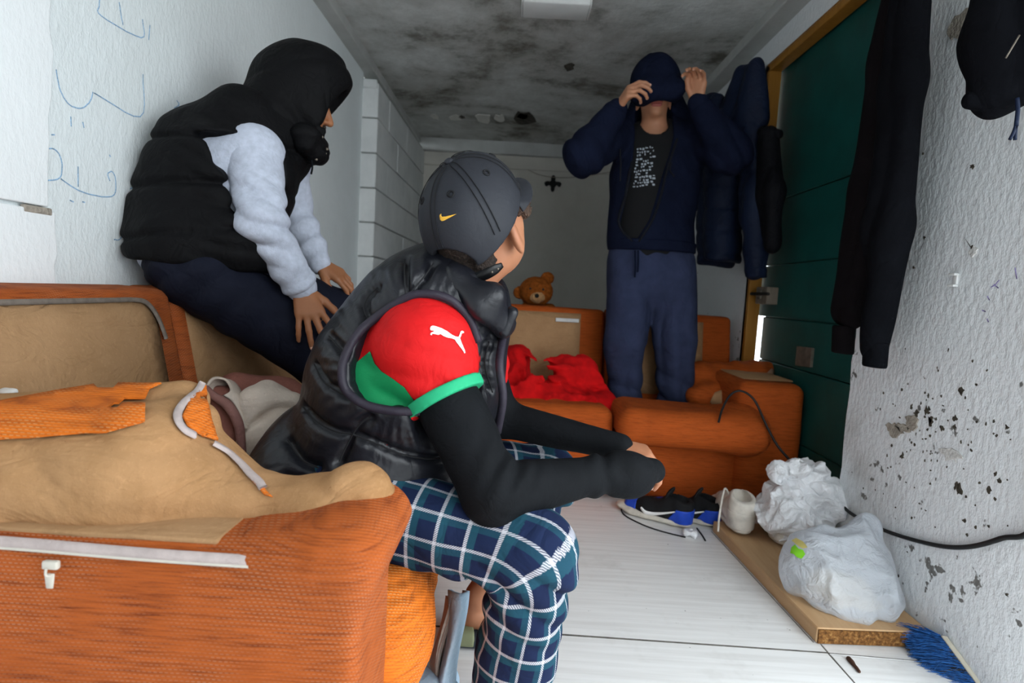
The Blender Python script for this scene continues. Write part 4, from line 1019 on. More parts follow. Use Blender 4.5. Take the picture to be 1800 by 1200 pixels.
def cr(V, Q):
    nn = vnormals(V, Q); d = np.linalg.norm((V-P(720, 620, 1.0))*V3(1, .7, 1), axis=1)
    a = .0014*np.sin(np.arctan2(V[:, 2]-P(720, 620, 1)[2], V[:, 0]-P(720, 620, 1)[0])*46+4*vn(V, 12, 3))*np.exp(-((d-.15)/.035)**2)
    return V+nn*a[:, None], Q
VEST = cr(*groove(VEST[0], VEST[1], seams, .015, .009, .007))
vo = obj('puffer_vest', VEST, M_VEST, man2)
for s in seams: obj('seam', strip(s+0*s, [nrm(V3(0, 0, CAM_Z)-q) for q in s], .003, .0006), M_STITCH, vo)
t_v = bvh(VEST)
def binding(px):
    us = catmull([(a, b, 0) for a, b in px], 8); dd = []
    for q in us:
        l, nn = hit(t_v, q[0], q[1], 0); l2, nn = hit(t_jer, q[0], q[1], 0); c_ = [x[1] for x in (l, l2) if x is not None and x[1] < 1.14]; dd.append(min(c_) if c_ else np.nan)
    dd = np.array(dd); ok = ~np.isnan(dd); dd = np.interp(np.arange(len(dd)), np.where(ok)[0], dd[ok])
    md = np.array([np.median(dd[max(0, i-4):i+5]) for i in range(len(dd))])
    for _ in range(12): md[1:-1] = (md[:-2]+2*md[1:-1]+md[2:])/4
    return np.array([P(q[0], q[1], d-.004) for q, d in zip(us, md)])
obj('armhole_binding', tube(binding([(738, 722), (692, 722), (642, 711), (610, 688), (601, 660), (606, 628), (632, 583), (686, 540), (735, 517), (786, 524), (822, 556), (840, 600)]), .0085, 8, 1), M_VESTRIM, vo)
col_f = union([rc(P(770, 476, 1.18), P(800, 500, 1.085), .040, .036), rc(P(800, 500, 1.085), P(852, 530, 1.06), .036, .036), rc(P(852, 530, 1.06), P(886, 566, 1.10), .036, .028), rc(P(772, 470, 1.2), P(800, 478, 1.27), .038, .03), rc(P(800, 478, 1.27), P(870, 520, 1.26), .03, .03)], .02)
obj('collar', nets(disp(col_f, lambda p: .004*np.sin(p[:, 0]*95+p[:, 2]*60+3*vn(p, 8, 2))+.003*vn(p, 16, 5)), .005), M_VEST, vo)
obj('collar_flap', nets(disp(rbox(P(893, 565, 1.10), (.012, .03, .030), .010, rot((0, 1, 0), 20)), lambda p: .002*vn(p, 30, 5)), .004), M_VEST, vo)
obj('front_edge', tube([P(884, 590, 1.12), P(878, 640, 1.06), P(884, 700, 1.06), P(874, 760, 1.08)], .008, 8, 6), M_VESTRIM, vo)
# cap
cap = obj('cap', nets(cut(cut(cut(union([ell(HLc(0, -.008, .026), V3(.094, .114, .104), HB), ell(HLc(0, .03, .050), V3(.076, .076, .080), HB), ell(HLc(0, -.012, -.008), V3(.0915, .112, .10), HB)], .03), lambda p: (p-HLc(0, 0, .004))@nrm(HB[:, 2]*.95-HB[:, 1]*.42).astype(np.float32), .004),
      ell(HLc(0, -.012, .012), V3(.0835, .1025, .088), HB), .003), ell(HLc(-.004, -.118, -.030), V3(.047, .06, .044), HB), .004), .0032), M_CAP, man2)
def cap_pt(az, el, k=1.0):
    a, e = math.radians(az), math.radians(el)
    return HLc(math.sin(a)*math.cos(e)*.0955*k, -.008+math.cos(a)*math.cos(e)*.1155*k, .026+math.sin(e)*.1055*k)
ce = HLc(0, -.008, .030)
t_c = BVHTree.FromPolygons([tuple(v.co+cap.parent.location) for v in cap.data.vertices], [tuple(p.vertices) for p in cap.data.polygons])
def on_cap(az, el, off=.001):
    d = Vector(nrm(cap_pt(az, el)-ce)); o_ = Vector(ce)+d*.3; l, n_, i_, dd = t_c.ray_cast(o_, -d, .35)
    return (np.array(l+n_*off), np.array(n_)) if l is not None else (None, None)
def cap_line(pts, w=.0022):
    a = [on_cap(x, y) for x, y in pts]; a = [q for q in a if q[0] is not None]
    if len(a) > 3: obj('cap_seam', strip([q[0] for q in a], [q[1] for q in a], w, .0012), M_STITCH, cap)
for az in (0, 60, 120, 180, 240, 300):
    for o_ in (-3.2, 3.2): cap_line([(az+o_/max(.25, math.cos(math.radians(e))), e) for e in np.linspace(-12, 82, 26)], .0016)
for az in (30, 90, 150, 210, 270, 330):
    q, nn = on_cap(az, 42, .0005)
    if q is not None:
        t1 = nrm(np.cross(nn, (0, 0, 1))); t2 = np.cross(nn, t1); obj('eyelet', tube([q+.0055*(t1*math.cos(a)+t2*math.sin(a)) for a in np.linspace(0, 2*math.pi, 14)], .0022, 6, 1), M_STITCH, cap)
q, nn = on_cap(0, 89.5); obj('button', nets(ell(q, V3(.0095, .0095, .006), HB), .002), M_CAP, cap)
G = []
for a in np.linspace(-74, 74, 21):
    ar = math.radians(a); row = []
    for t in np.linspace(0, 1, 9):
        rr = .088+.004; fx = math.sin(ar)*(rr+.004*t); fy = math.cos(ar)*.104+.066*t*math.cos(ar)**.8 if abs(a) < 74 else math.cos(ar)*.104
        row.append(HLc(fx, fy, .036-.022*(math.sin(ar)**2)*(1+.3*t)-.012*t))
    G.append(row)
obj('brim', sheet(G, .004), M_CAP, cap)
sw = [(773.6, 380), (774, 377.5), (776.5, 375.8), (776.2, 379.2), (778, 381), (784, 380.6), (792, 378.6), (802.5, 376.2), (796, 379.8), (788, 384), (781, 387.8), (777.3, 388.6), (774.6, 386.2)]
obj('curved_tick_emblem', patch(t_c, sw, 1.5, .0012, .001), M_GOLD, cap, label='gold curved tick emblem on the back of the cap')
def strap_pt(az, z, k=1.0): a = math.radians(az); return HLc(math.sin(a)*.0885*k, -.010+math.cos(a)*.1095*k, z)
def strap_nn(az): a = math.radians(az); return HB @ V3(math.sin(a), math.cos(a), -.15)
azs = np.linspace(206, 140, 24)
obj('strap', strip([strap_pt(a, -.058) for a in azs], [strap_nn(a) for a in azs], .017, .0025), M_BLACKS, cap)
azs = np.linspace(158, 126, 14)
so_ = obj('strap_end', strip([strap_pt(a, -.062+.00012*(158-a), 1.03) for a in azs], [strap_nn(a) for a in azs], [.015, .020, .022, .021, .010], .003), plain('glossy_strap', '#0c0c0e', .3), cap)
for a in (132, 139): obj('strap_stud', ball(strap_pt(a, -.060, 1.055), .0022, 6), M_STEEL, so_)
# hair: curly nape and forelock
def curls(f0, sc=55, amp=.006): return disp(f0, lambda p: amp*ridged(p, sc, 3)+amp*.7*vn(p, sc*1.9, 4))
hairb = inter(union([ell(HLc(0, -.014, .010), V3(.0775, .0985, .090), HB), ell(HLc(-.008, -.082, -.050), V3(.040, .022, .034), HB)], .02), lambda p: np.maximum(np.maximum((p-HLc(0, -.058, 0))@HB[:, 1].astype(np.float32), -((p-HLc(0, 0, -.080))@HB[:, 2].astype(np.float32))), np.abs((p-HLc(-.004, 0, 0))@HB[:, 0].astype(np.float32))-.050))
fade = inter(shell(union(hp[:2], .02), .0015), lambda p: np.maximum(np.maximum((p-HLc(0, -.005, 0))@HB[:, 1].astype(np.float32), (p-HLc(0, 0, .02))@HB[:, 2].astype(np.float32)), -((p-HLc(0, 0, -.045))@HB[:, 2].astype(np.float32))-.25*((p-HLc(0, -.05, 0))@HB[:, 1].astype(np.float32))))
obj('shaved_fade', nets(fade, .003), plain('stubble_fade', '#9c7a63', .7, .3, 300, .5, 500), man2)
obj('hair', nets(curls(hairb), .0035), M_HAIR, man2)
obj('forelock', nets(curls(union([ell(HLc(.040, .094, -.010), V3(.024, .024, .026), HB), ell(HLc(.0, .102, -.004), V3(.03, .018, .022), HB), ell(HLc(.058, .070, .000), V3(.012, .020, .024), HB)], .012), 70, .007), .003), plain('brown_curls', '#4a382d', .7, .4, 160, .8, 260, .006), man2)
# ------------------------------------------------------------------ hooded man perched on the sofa back (left)
man1 = thing('person', 'man in a black hooded puffer vest and pale grey sweatshirt perched on the sofa backrest', 'person', (-.9, 1.6, .86))
hR, hL = V3(-.85, 1.53, .905), V3(-.86, 1.74, .91)
kR, kL = P(578, 640, 1.71), P(600, 556, 1.99)
aR, aL = V3(-.40, 1.86, .49), V3(-.44, 2.12, .49)
sR, sL = P(444, 272, 1.62), P(500, 262, 1.90)
eR, eL = P(460, 388, 1.52), P(512, 360, 1.98)
wR, wL = P(530, 505, 1.60), P(560, 462, 1.95)
pv, ch, nk = P(348, 445, 1.60), P(398, 320, 1.67), P(500, 232, 1.76)
hc = P(521, 178, 1.79); hf = nrm((.88, .38, -.22)); hu = nrm((.22, .05, .97))
q1, fine1, ears1, hl, hb_ = head_prims(hc, hf, hu)
hand1, tp1 = hand_prims(wR, P(557, 592, 1.555)-wR, nrm(V3(.2, -.85, .45)), True, [(10, 14, 10), (12, 14, 10), (12, 14, 10), (14, 16, 12)], (20, 6, -7, -18), (.70, .62, -.25, 10), 1.0)
hand2, tp2 = hand_prims(wL, P(610, 492, 1.97)-wL, nrm(V3(.2, -.45, .85)), False, [(18, 30, 22), (20, 34, 24), (22, 34, 24), (24, 34, 24)], (10, 3, -4, -10), (.75, .6, -.3, 8), 1.0)
b1f = body_union([(q1, .02, 0), (fine1, .006, .010), (ears1, .003, .006), ([rc(nk-V3(.02, 0, .03), hl(0, -.01, -.06), .060, .054)], 0, .025),
    ([rc(pv, ch, .13, .14), rc(ch, nk-V3(.03, 0, .05), .14, .085), rc(sR, sL, .055), rc(hR, hL, .10)], .05, .03),
    ([rc(sR, eR, .048, .040), rc(eR, wR, .040, .028)], .01, .03), ([rc(sL, eL, .048, .040), rc(eL, wL, .038, .026)], .01, .03), ([hand1], 0, .012), ([hand2], 0, .012),
    ([rc(hR, kR, .075, .055), rc(kR, aR, .052, .036)]+foot(aR, (.9, .2, 0)), .01, .03), ([rc(hL, kL, .075, .055), rc(kL, aL, .052, .034)]+foot(aL, (.9, .2, 0)), .01, .03)])
obj('body', nets(b1f, .0044), M_SKIN1, man1); eyes(hl, man1); nails(tp1[:3]+tp2, man1)
obj('moustache', nets(curls(rc(hl(-.018, .094, -.048), hl(.018, .094, -.048), .005), 120, .002), .002), M_HAIR, man1)
tr = union([rc(hR, kR, .100, .090), rc(hL, kL, .100, .085), rc(hR, hL, .10), ell((-.90, 1.62, .91), (.12, .19, .08)), rc(kR, aR+V3(0, 0, .03), .086, .060), rc(kL, aL+V3(0, 0, .03), .084, .060)], .03)
def trw(p):
    k = np.exp(-(np.linalg.norm(p-hR, axis=1)/.22)**2); return .006*fold((p[:, 0]*.7-p[:, 2])*75+2*vn(p, 5, 7))*k+.005*vn(p, 5, 8)+.003*vn(p, 12, 9)+.008*fold(p[:, 0]*30+p[:, 2]*55+5*vn(p, 4, 17))*np.clip(vn(p, 3, 19)+.3, 0, 1)
obj('trousers', nets(disp(tr, trw), .0065), M_NAVYT, man1)
for a_, d_ in ((aR, V3(.9, .2, 0)), (aL, V3(.9, .2, 0))): obj('shoe', nets(union([shell(q, .008) for q in foot(a_, d_)], .02), .006), M_BLACKS, man1)
sw1 = union([rc(sR, eR, .084, .060), rc(eR, eR+(wR-eR)*.88, .060, .048)], .025)
sw1 = disp(sw1, lambda p: .008*fold(p[:, 2]*110+p[:, 0]*40+3*vn(p, 7, 2))*np.exp(-(np.linalg.norm(p-eR, axis=1)/.12)**2)+.005*vn(p, 9, 3)+.005*np.sin(seg_frac(p, eR, wR)*22+3*vn(p, 8, 1))*np.clip(seg_frac(p, eR, wR), 0, 1)**2)
obj('sweatshirt_sleeve', nets(sw1, .005), M_GREYS, man1)
cu = eR+(wR-eR)*.82; cu2 = eR+(wR-eR)*1.0
obj('cuff', nets(disp(rc(cu, cu2, .047, .042), lambda p: .0012*np.sin(np.arctan2(p[:, 2]-cu[2], p[:, 1]-cu[1])*60)), .004), M_GREYS, man1)
sw2 = union([rc(sL, eL, .085, .062), rc(eL, eL+(wL-eL)*.86, .062, .048)], .02)
obj('sweatshirt_sleeve', nets(disp(sw2, lambda p: .005*np.sin(seg_frac(p, eL, wL)*20+3*vn(p, 8, 1))), .006), M_GREYS, man1)
obj('cuff', nets(rc(eL+(wL-eL)*.80, eL+(wL-eL)*1.0, .045, .040), .004), M_GREYS, man1)
obj('sweatshirt', nets(union([rc(pv+V3(0, 0, .02), ch, .140, .145), rc(P(268, 452, 1.52), P(288, 452, 1.52), .03), rc(ch, nk-V3(.05, 0, .06), .15, .10), rc(sR, ch, .088, .1)], .04), .008), M_GREYS, man1)
hem_f = rc(pv-V3(.01, .0, .055), pv-V3(.0, 0, .02), .158, .158)
ve = union([rc(pv, ch, .172, .180), rc(P(360, 440, 1.58), P(430, 425, 1.62), .14, .12), rc(P(300, 430, 1.60), P(430, 430, 1.56), .10, .09), rc(ch, P(455, 262, 1.75), .180, .14), rc(P(430, 225, 1.68), nk-V3(.02, 0, .02), .10, .10), rc(P(336, 238, 1.60), P(420, 205, 1.66), .045, .065), rc(P(318, 222, 1.58), P(345, 235, 1.6), .02, .04), rc(P(300, 360, 1.60), P(345, 250, 1.63), .09, .075)], .05)
ve = cut(ve, union([rc(P(366, 244, 1.52), P(400, 262, 1.53), .030, .055), rc(P(400, 262, 1.52), P(448, 285, 1.50), .055, .105), rc(sR, eR, .088, .070)], .01), .012)
ve = cut(ve, half((-1.0, 0, .932), (.06, 0, 1)), .015)
ve = cut(ve, half((XL+.004, 0, 0), (1, 0, 0)), .004)
def quilt1(p):
    t = (p[:, 2]-.10*(p[:, 0]+.9)+.018*vn(p, 5, 5)); t = t/.125; f = np.abs(t-np.round(t)); up = np.clip((1.34-p[:, 2])/.06, 0, 1)*np.clip(.75+vn(p, 4, 31), .15, 1)
    return (-.012*np.exp(-(f/.07)**2)+.005)*up+.006*vn(p, 8, 6)+.004*vn(p, 18, 7)+.005*fold(p[:, 2]*120+p[:, 0]*40+4*vn(p, 6, 9))*np.clip(vn(p, 4, 10), 0, 1)
V1 = nets(disp(ve, quilt1), .006); vo1 = obj('puffer_vest', V1, M_VEST1, man1)
# hood
hoodc = P(523, 168, 1.79)
R1h = hb_
hd = union([ell(P(518, 163, 1.79), (.138, .122, .150), rot((0, 1, 0), 15)), ell(P(548, 152, 1.81), (.115, .112, .125), rot((0, 1, 0), 30)), rc(P(568, 132, 1.82), P(588, 160, 1.83), .055, .034), rc(P(482, 212, 1.74), P(535, 245, 1.77), .100, .070)], .05)
face_cut = union([ell(hl(0, .075, -.012), V3(.072, .13, .115), hb_), ell(hl(0, .16, -.03), V3(.11, .12, .11), hb_)], .02)
pl_n = nrm(P(572, 222, 1.8)-P(614, 168, 1.83)); n_open = nrm(np.cross(pl_n, (.35, -.92, 0))); 
if n_open[0] < 0: n_open = -n_open
hd = cut(hd, face_cut, .012)
hd = cut(hd, inter(lambda p: -((p-P(606, 176, 1.83))@n_open.astype(np.float32)), lambda p: P(0, 262, 1.8)[2]-p[:, 2]) if False else (lambda p: np.maximum(-((p-P(596, 182, 1.83))@n_open.astype(np.float32)), P(600, 240, 1.82)[2]-p[:, 2])), .012)
def hoodw(p):
    a = np.sin((p[:, 0]*.85+p[:, 2]*.45)*58+3*vn(p, 6, 4)); low = np.clip((P(0, 150, 1.79)[2]-p[:, 2])/.08, 0, 1)
    b_ = -.007*np.exp(-((p[:, 2]-P(0, 118, 1.79)[2]-.35*(p[:, 0]-P(500, 0, 1.79)[0]))/.010)**2)*np.clip((p[:, 0]-P(455, 0, 1.79)[0])/.05, 0, 1)
    return .0085*fold((p[:, 0]*.85+p[:, 2]*.45)*80+3*vn(p, 6, 4))*low+.006*vn(p, 8, 11)+.0035*vn(p, 18, 12)+b_*0.6
obj('hood', nets(disp(hd, hoodw), .0055), M_VEST1, vo1)
cl1 = union([rc(P(535, 240, 1.70), P(556, 268, 1.76), .045, .030), rc(P(548, 240, 1.74), P(562, 256, 1.82), .030, .026), rc(P(556, 262, 1.74), P(574, 268, 1.80), .026, .014), rc(P(552, 272, 1.74), P(563, 284, 1.78), .024, .012)], .02)
obj('collar', nets(disp(cl1, lambda p: .006*vn(p, 16, 4)+.003*np.sin(p[:, 2]*120)), .005), M_VEST1, vo1)
for u, v, d in ((566, 241, 1.715), (572, 270, 1.74), (556, 280, 1.72), (575, 262, 1.75)): 
    obj('snap', ball(P(u, v, d), .0045, 8), M_STEEL, vo1)
obj('drawcord', tube([P(548, 282, 1.72), P(549, 294, 1.71), P(547, 306, 1.715)], .003, 6, 5), M_BLACKS, vo1)

# ------------------------------------------------------------------ hooded man standing on the far sofa
man3 = thing('person', 'man standing on the far sofa pulling his navy hood down over his eyes', 'person', P(1143, 765, 2.82))
D3 = 2.80
h3R, h3L = P(1108, 462, D3), P(1180, 462, D3); k3R, k3L = P(1100, 600, D3-.02), P(1187, 600, D3-.01); a3R, a3L = P(1098, 735, D3+.02), P(1186, 730, D3+.03)
s3R, s3L = P(1088, 240, D3), P(1222, 245, D3); e3R, e3L = P(1026, 274, D3-.24), P(1284, 268, D3-.22)
w3R, w3L = P(1086, 190, D3-.25), P(1226, 180, D3-.24)
n3 = P(1150, 236, D3); c3 = P(1151, 166, D3-.03); f3 = nrm((-.10, -1, -.02)); u3 = nrm((-.03, -.02, 1))
q3, fine3, ears3, h3l, h3b = head_prims(c3, f3, u3)
hand3, tp3 = hand_prims(w3R, P(1106, 160, D3-.31)-w3R, nrm(V3(-.55, -.55, .6)), True, [(34, 34, 22), (42, 40, 26), (50, 44, 28), (56, 48, 30)], (6, 1, -4, -9), (.75, .45, -.5, 10), 1.02)
hand4, tp4 = hand_prims(w3L, P(1228, 140, D3-.26)-w3L, nrm(V3(.70, .70, .1)), False, [(48, 44, 20), (42, 40, 20), (36, 38, 20), (30, 36, 20)], (8, 2, -5, -11), (.85, .25, -.45, 20), 1.0)
b3f = body_union([(q3, .02, 0), (fine3, .006, .010), (ears3, .003, .006), ([rc(n3, h3l(0, -.01, -.06), .062, .055)], 0, .025),
    ([rc(P(1145, 460, D3), P(1148, 320, D3), .14, .14, ((0, 1, 0), 1.5)), rc(P(1148, 320, D3), P(1152, 275, D3), .14, .11, ((0, 1, 0), 1.5)), rc(s3R, s3L, .055)], .05, .03),
    ([rc(s3R, e3R, .048, .040), rc(e3R, w3R, .040, .028)], .01, .03), ([rc(s3L, e3L, .048, .040), rc(e3L, w3L, .040, .028)], .01, .03), ([hand3], 0, .012), ([hand4], 0, .012),
    ([rc(h3R, k3R, .085, .06), rc(k3R, a3R, .055, .038)]+foot(a3R, (-.1, -1, 0)), .01, .03), ([rc(h3L, k3L, .085, .06), rc(k3L, a3L, .055, .038)]+foot(a3L, (.1, -1, 0)), .01, .03)])
obj('body', nets(b3f, .0045), M_SKIN3, man3); eyes(h3l, man3); nails(tp3+tp4, man3)
obj('lips', nets(union([rc(h3l(-.021, .089, -.0615), h3l(.021, .089, -.0615), .0065, .0065), rc(h3l(-.016, .090, -.0735), h3l(.016, .090, -.0735), .0075)], .003), .002), M_LIP, man3)
jg = union([rc(h3R, k3R, .112, .102), rc(h3L, k3L, .112, .102), rc(k3R, a3R+V3(0, 0, .03), .102, .084), rc(k3L, a3L+V3(0, 0, .03), .102, .084), rc(P(1143, 440, D3), P(1143, 475, D3), .195, .19, ((0, 1, 0), 1.6))], .018)
def jgw(p):
    w = vn(p, 4, 2); return .008*fold(p[:, 0]*70+3*w+p[:, 2]*8)*np.clip(.5+w, 0, 1)+.010*vn(p, 5, 3)+.011*fold(p[:, 2]*52+p[:, 0]*20+4*w)*np.clip((.66-p[:, 2])/.25, 0, 1)
obj('joggers', nets(disp(jg, jgw), .007), M_JOG, man3)
obj('drawstring', tube([P(1116, 440, D3-.14), P(1117, 465, D3-.145), P(1116, 487, D3-.14)], .004, 6, 5), M_HOODIE, man3)
obj('drawstring', tube([P(1122, 440, D3-.14), P(1122, 462, D3-.145), P(1121, 478, D3-.14)], .004, 6, 5), M_HOODIE, man3)
for a_ in (a3R, a3L): obj('sock', nets(union([shell(q, .006) for q in foot(a_, (0, -1, 0))], .02), .007), M_BLACKS, man3)
tf = union([rc(P(1143, 425, D3), P(1150, 300, D3), .178, .178, ((0, 1, 0), 1.36)), rc(P(1150, 300, D3), P(1152, 262, D3), .178, .15, ((0, 1, 0), 1.36)), rc(P(1122, 250, D3-.01), P(1182, 250, D3-.01), .075, .075)], .04)
tf = cut(tf, rc(P(1150, 190, D3-.05), P(1150, 226, D3-.05), .062, .066), .008)
TEE = nets(tf, .006); to3 = obj('t_shirt', TEE, M_TEE, man3); t_t = bvh(TEE)
def poly_xz(px, d):
    q = np.array([P(u, v, d) for u, v in px])[:, [0, 2]].astype(np.float32)
    def f(p):
        x = p[:, [0, 2]]; dd = np.full(len(x), 1e9, np.float32); s = np.ones(len(x), np.float32)
        for i in range(len(q)):
            a, b = q[i], q[i-1]; e = b-a; w = x-a; t = np.clip((w@e)/(e@e), 0, 1); r = w-t[:, None]*e; dd = np.minimum(dd, (r*r).sum(1))
            c1 = x[:, 1] >= a[1]; c2 = x[:, 1] < b[1]; c3_ = e[0]*w[:, 1] > e[1]*w[:, 0]
            fl = (c1 & c2 & c3_) | (~c1 & ~c2 & ~c3_); s = np.where(fl, -s, s)
        return s*np.sqrt(dd)
    return f
hf3 = union([rc(P(1143, 415, D3), P(1150, 310, D3), .208, .212, ((0, 1, 0), 1.5)), rc(P(1150, 310, D3), P(1154, 262, D3), .212, .175, ((0, 1, 0), 1.4)), rc(s3R+V3(.05, 0, -.01), s3L-V3(.05, 0, .01), .082),
             rc(s3R, e3R, .088, .080), rc(e3R, e3R+(w3R-e3R)*.86, .080, .052), rc(s3L, e3L, .088, .084), rc(e3L, e3L+(w3L-e3L)*.86, .084, .052), rc(P(1148, 432, D3), P(1146, 436, D3), .202, .202, ((0, 1, 0), 1.5))], .03)
vopen = poly_xz([(1124, 170), (1123, 240), (1112, 300), (1104, 345), (1094, 395), (1118, 424), (1142, 385), (1155, 345), (1166, 300), (1186, 236), (1190, 170)], D3-.14)
hf3 = cut(hf3, lambda p: np.maximum(vopen(p), p[:, 1]-(D3-.02)), .012)
hf3 = cut(hf3, lambda p: np.linalg.norm(p-P(1150, 205, D3-.03), axis=1)-.088, .01)
hf3 = cut(hf3, half((0, 0, P(1145, 440, D3)[2]), (0, 0, 1)), .004)
def hw3(p):
    w = vn(p, 5, 2); e = np.exp(-(np.linalg.norm(p-e3R, axis=1)/.13)**2)+np.exp(-(np.linalg.norm(p-e3L, axis=1)/.13)**2)
    return .011*fold((p[:, 0]+p[:, 2]*.5)*70+4*w)*e+.010*vn(p, 5, 3)+.007*fold(p[:, 0]*60+p[:, 2]*12+4*w)*np.clip((1.35-p[:, 2])/.3, 0, 1)*np.clip(.4+vn(p, 3, 12), 0, 1)
HD3 = nets(disp(hf3, hw3), .006); ho3 = obj('hoodie', HD3, M_HOODIE, man3); t_h = bvh(HD3)
obj('waistband', nets(rc(P(1145, 437, D3), P(1145, 441, D3), .199, .199, ((0, 1, 0), 1.5)) if False else inter(rc(P(1145, 400, D3), P(1145, 460, D3), .216, .210, ((0, 1, 0), 1.45)), lambda p: np.abs(p[:, 2]-P(1145, 434, D3)[2])-.026, .006), .006), M_HOODIE, ho3)
for s in ([(1123, 250), (1111, 302), (1103, 346), (1092, 394), (1116, 425)], [(1186, 244), (1168, 300), (1157, 345), (1143, 386), (1119, 425)]):
    a, b = trace(t_h, [(u+(-4 if s[0][0] < 1150 else 4), v) for u, v in s], 6, .003)
    if len(a) > 3: obj('zip_edge', tube(a, .006, 6, 1), M_HOODL, ho3)
obj('drawcord', tube([P(1090, 262, D3-.17), P(1091, 290, D3-.175), P(1090, 318, D3-.17)], .0035, 6, 5), M_HOODL, ho3)
obj('sleeve_cuff', nets(rc(e3R+(w3R-e3R)*.80, e3R+(w3R-e3R)*.98, .050, .045), .005), M_HOODIE, ho3)
obj('sleeve_cuff', nets(rc(e3L+(w3L-e3L)*.80, e3L+(w3L-e3L)*.98, .050, .045), .005), M_HOODIE, ho3)
obj('pocket', tube([P(1180, 285, D3-.15), P(1178, 300, D3-.155), P(1186, 310, D3-.15)], .004, 6, 4), M_HOODL, ho3)
hollow = union([ell(c3+V3(0, -.005, -.03), (.082, .105, .125)), ell(c3+V3(0, -.02, -.10), (.085, .125, .10))], .02)
hd3 = union([ell(P(1152, 155, D3-.05), (.114, .150, .125)), ell(P(1148, 132, D3-.06), (.078, .115, .085)), rc(P(1162, 155, D3-.13), P(1197, 152, D3-.22), .055, .026), rc(P(1138, 162, D3-.14), P(1120, 170, D3-.23), .052, .028), rc(P(1128, 165, D3-.17), P(1185, 158, D3-.17), .045, .045), rc(P(1148, 110, D3-.04), P(1143, 102, D3-.03), .03, .010)], .045)
back3 = union([rc(P(1172, 190, D3+.04), P(1192, 225, D3+.02), .085, .075), rc(P(1128, 195, D3+.06), P(1112, 228, D3+.04), .07, .07), rc(P(1150, 200, D3+.09), P(1150, 225, D3+.08), .10, .10)], .05)
hp0 = P(1150, 178, D3-.20)
hem = lambda p: np.maximum(p[:, 2]-(hp0[2]+.18*(p[:, 0]-hp0[0])), p[:, 1]-(D3-.0))
hd3 = cut(cut(hd3, hem, .008), hollow, .005)
hd3u = union([hd3, cut(back3, union([ell(P(1150, 212, D3-.04), (.085, .13, .12)), hollow], .01), .01)], .02)
obj('hood', nets(disp(hd3u, lambda p: .004*vn(p, 9, 5)+.003*np.sin((p[:, 0]*.6+p[:, 2]*.5)*70+3*vn(p, 7, 6))), .0055), M_HOODIE, ho3)
# print on the tee: a worn block of white shapes
g = np.random.default_rng(11)
rows = 13
for i in range(rows):
    t = i/(rows-1); v0 = 262+66*t; x0 = 1119-7*t; x1 = 1149-2*t; u = x0+g.uniform(0, 3)
    while u < x1:
        w = g.uniform(2, 6.5); h_ = g.uniform(2.4, 4.6)
        if g.random() < .78:
            vv = v0+g.uniform(-1, 1)-1.5*(u-x0)/10
            pp = patch(t_t, [(u, vv+g.uniform(-.6, .6)), (u+w*.8, vv+g.uniform(-.8, .4)), (u+w*.8+g.uniform(-.8, .8), vv+h_*.75), (u+g.uniform(-.5, .8), vv+h_*.8)], 6, .0025)
            if len(pp[1]): obj('shirt_print', pp, plain('faded_white_print', '#a9b0b8', .8), to3)
        u += w+g.uniform(.4, 1.2)
# ------------------------------------------------------------------ hanging clothes
def PX(u, v, X):
    r_ = ray(u, v); t = X/r_.x; return np.array((X, r_.y*t, CAM_Z+r_.z*t))
def PZ(u, v, Z):
    r_ = ray(u, v); t = (Z-CAM_Z)/r_.z; return np.array((r_.x*t, r_.y*t, Z))
FX = (1, 0, 0)
M_HBLK = plain('black_sweat_cloth', '#0f1014', .92, .12, 12, .3, 200, .002, .05, crease=(6, .014))
M_HBRN = plain('faded_black_cloth', '#141113', .92, .12, 12, .3, 200, .002, .05, crease=(6, .014))
M_JNAVY = plain('navy_puffer_cloth', '#131d33', .6, .15, 9, .3, 60, .004, .15, crease=(8, .016))
M_JBLK = plain('black_jacket_cloth', '#0b0c11', .7, .15, 9, .3, 60, .004, .12, crease=(8, .014))
hangw = lambda p: .009*fold(p[:, 1]*55+p[:, 2]*8+4*vn(p, 3, 3))+.008*vn(p, 7, 4)
hg = thing('hanging_hoodie', 'long black hoodie hanging on the right wall at the edge of the green door', 'hoodie', PX(1560, 0, 1.17))
obj('body', nets(disp(union([rc(P(1596, -60, 1.70), P(1560, 110, 1.76), .062, .072, (FX, 1.8)), rc(P(1560, 110, 1.76), P(1532, 330, 1.80), .072, .085, (FX, 1.8)), rc(P(1532, 330, 1.80), P(1492, 540, 1.84), .085, .066, (FX, 1.8))], .03), hangw), .006), M_HBRN, hg)
obj('front_sleeve', nets(disp(union([rc(P(1606, -60, 1.58), P(1585, 150, 1.62), .052, .070, (FX, 1.7)), rc(P(1585, 150, 1.62), P(1560, 400, 1.65), .070, .074, (FX, 1.7)), rc(P(1560, 400, 1.65), P(1539, 610, 1.67), .074, .042, (FX, 1.5))], .03), hangw), .006), M_HBLK, hg)
obj('cuff', nets(inter(rc(P(1541, 590, 1.67), P(1536, 655, 1.67), .043, .041, (FX, 1.5)), lambda p: np.maximum(p[:, 2]-P(1540, 600, 1.67)[2], P(1537, 645, 1.67)[2]-p[:, 2]), .004), .004), M_HBLK, hg)
obj('cuff', nets(inter(rc(P(1484, 560, 1.84), P(1480, 640, 1.84), .046, .044, (FX, 1.6)), lambda p: np.maximum(p[:, 2]-P(1482, 572, 1.84)[2], P(1480, 621, 1.84)[2]-p[:, 2]), .004), .004), M_HBRN, hg)
jk = thing('hanging_jacket', 'dark jacket hanging at the top right of the near right wall', 'jacket', PX(1760, -40, 1.17))
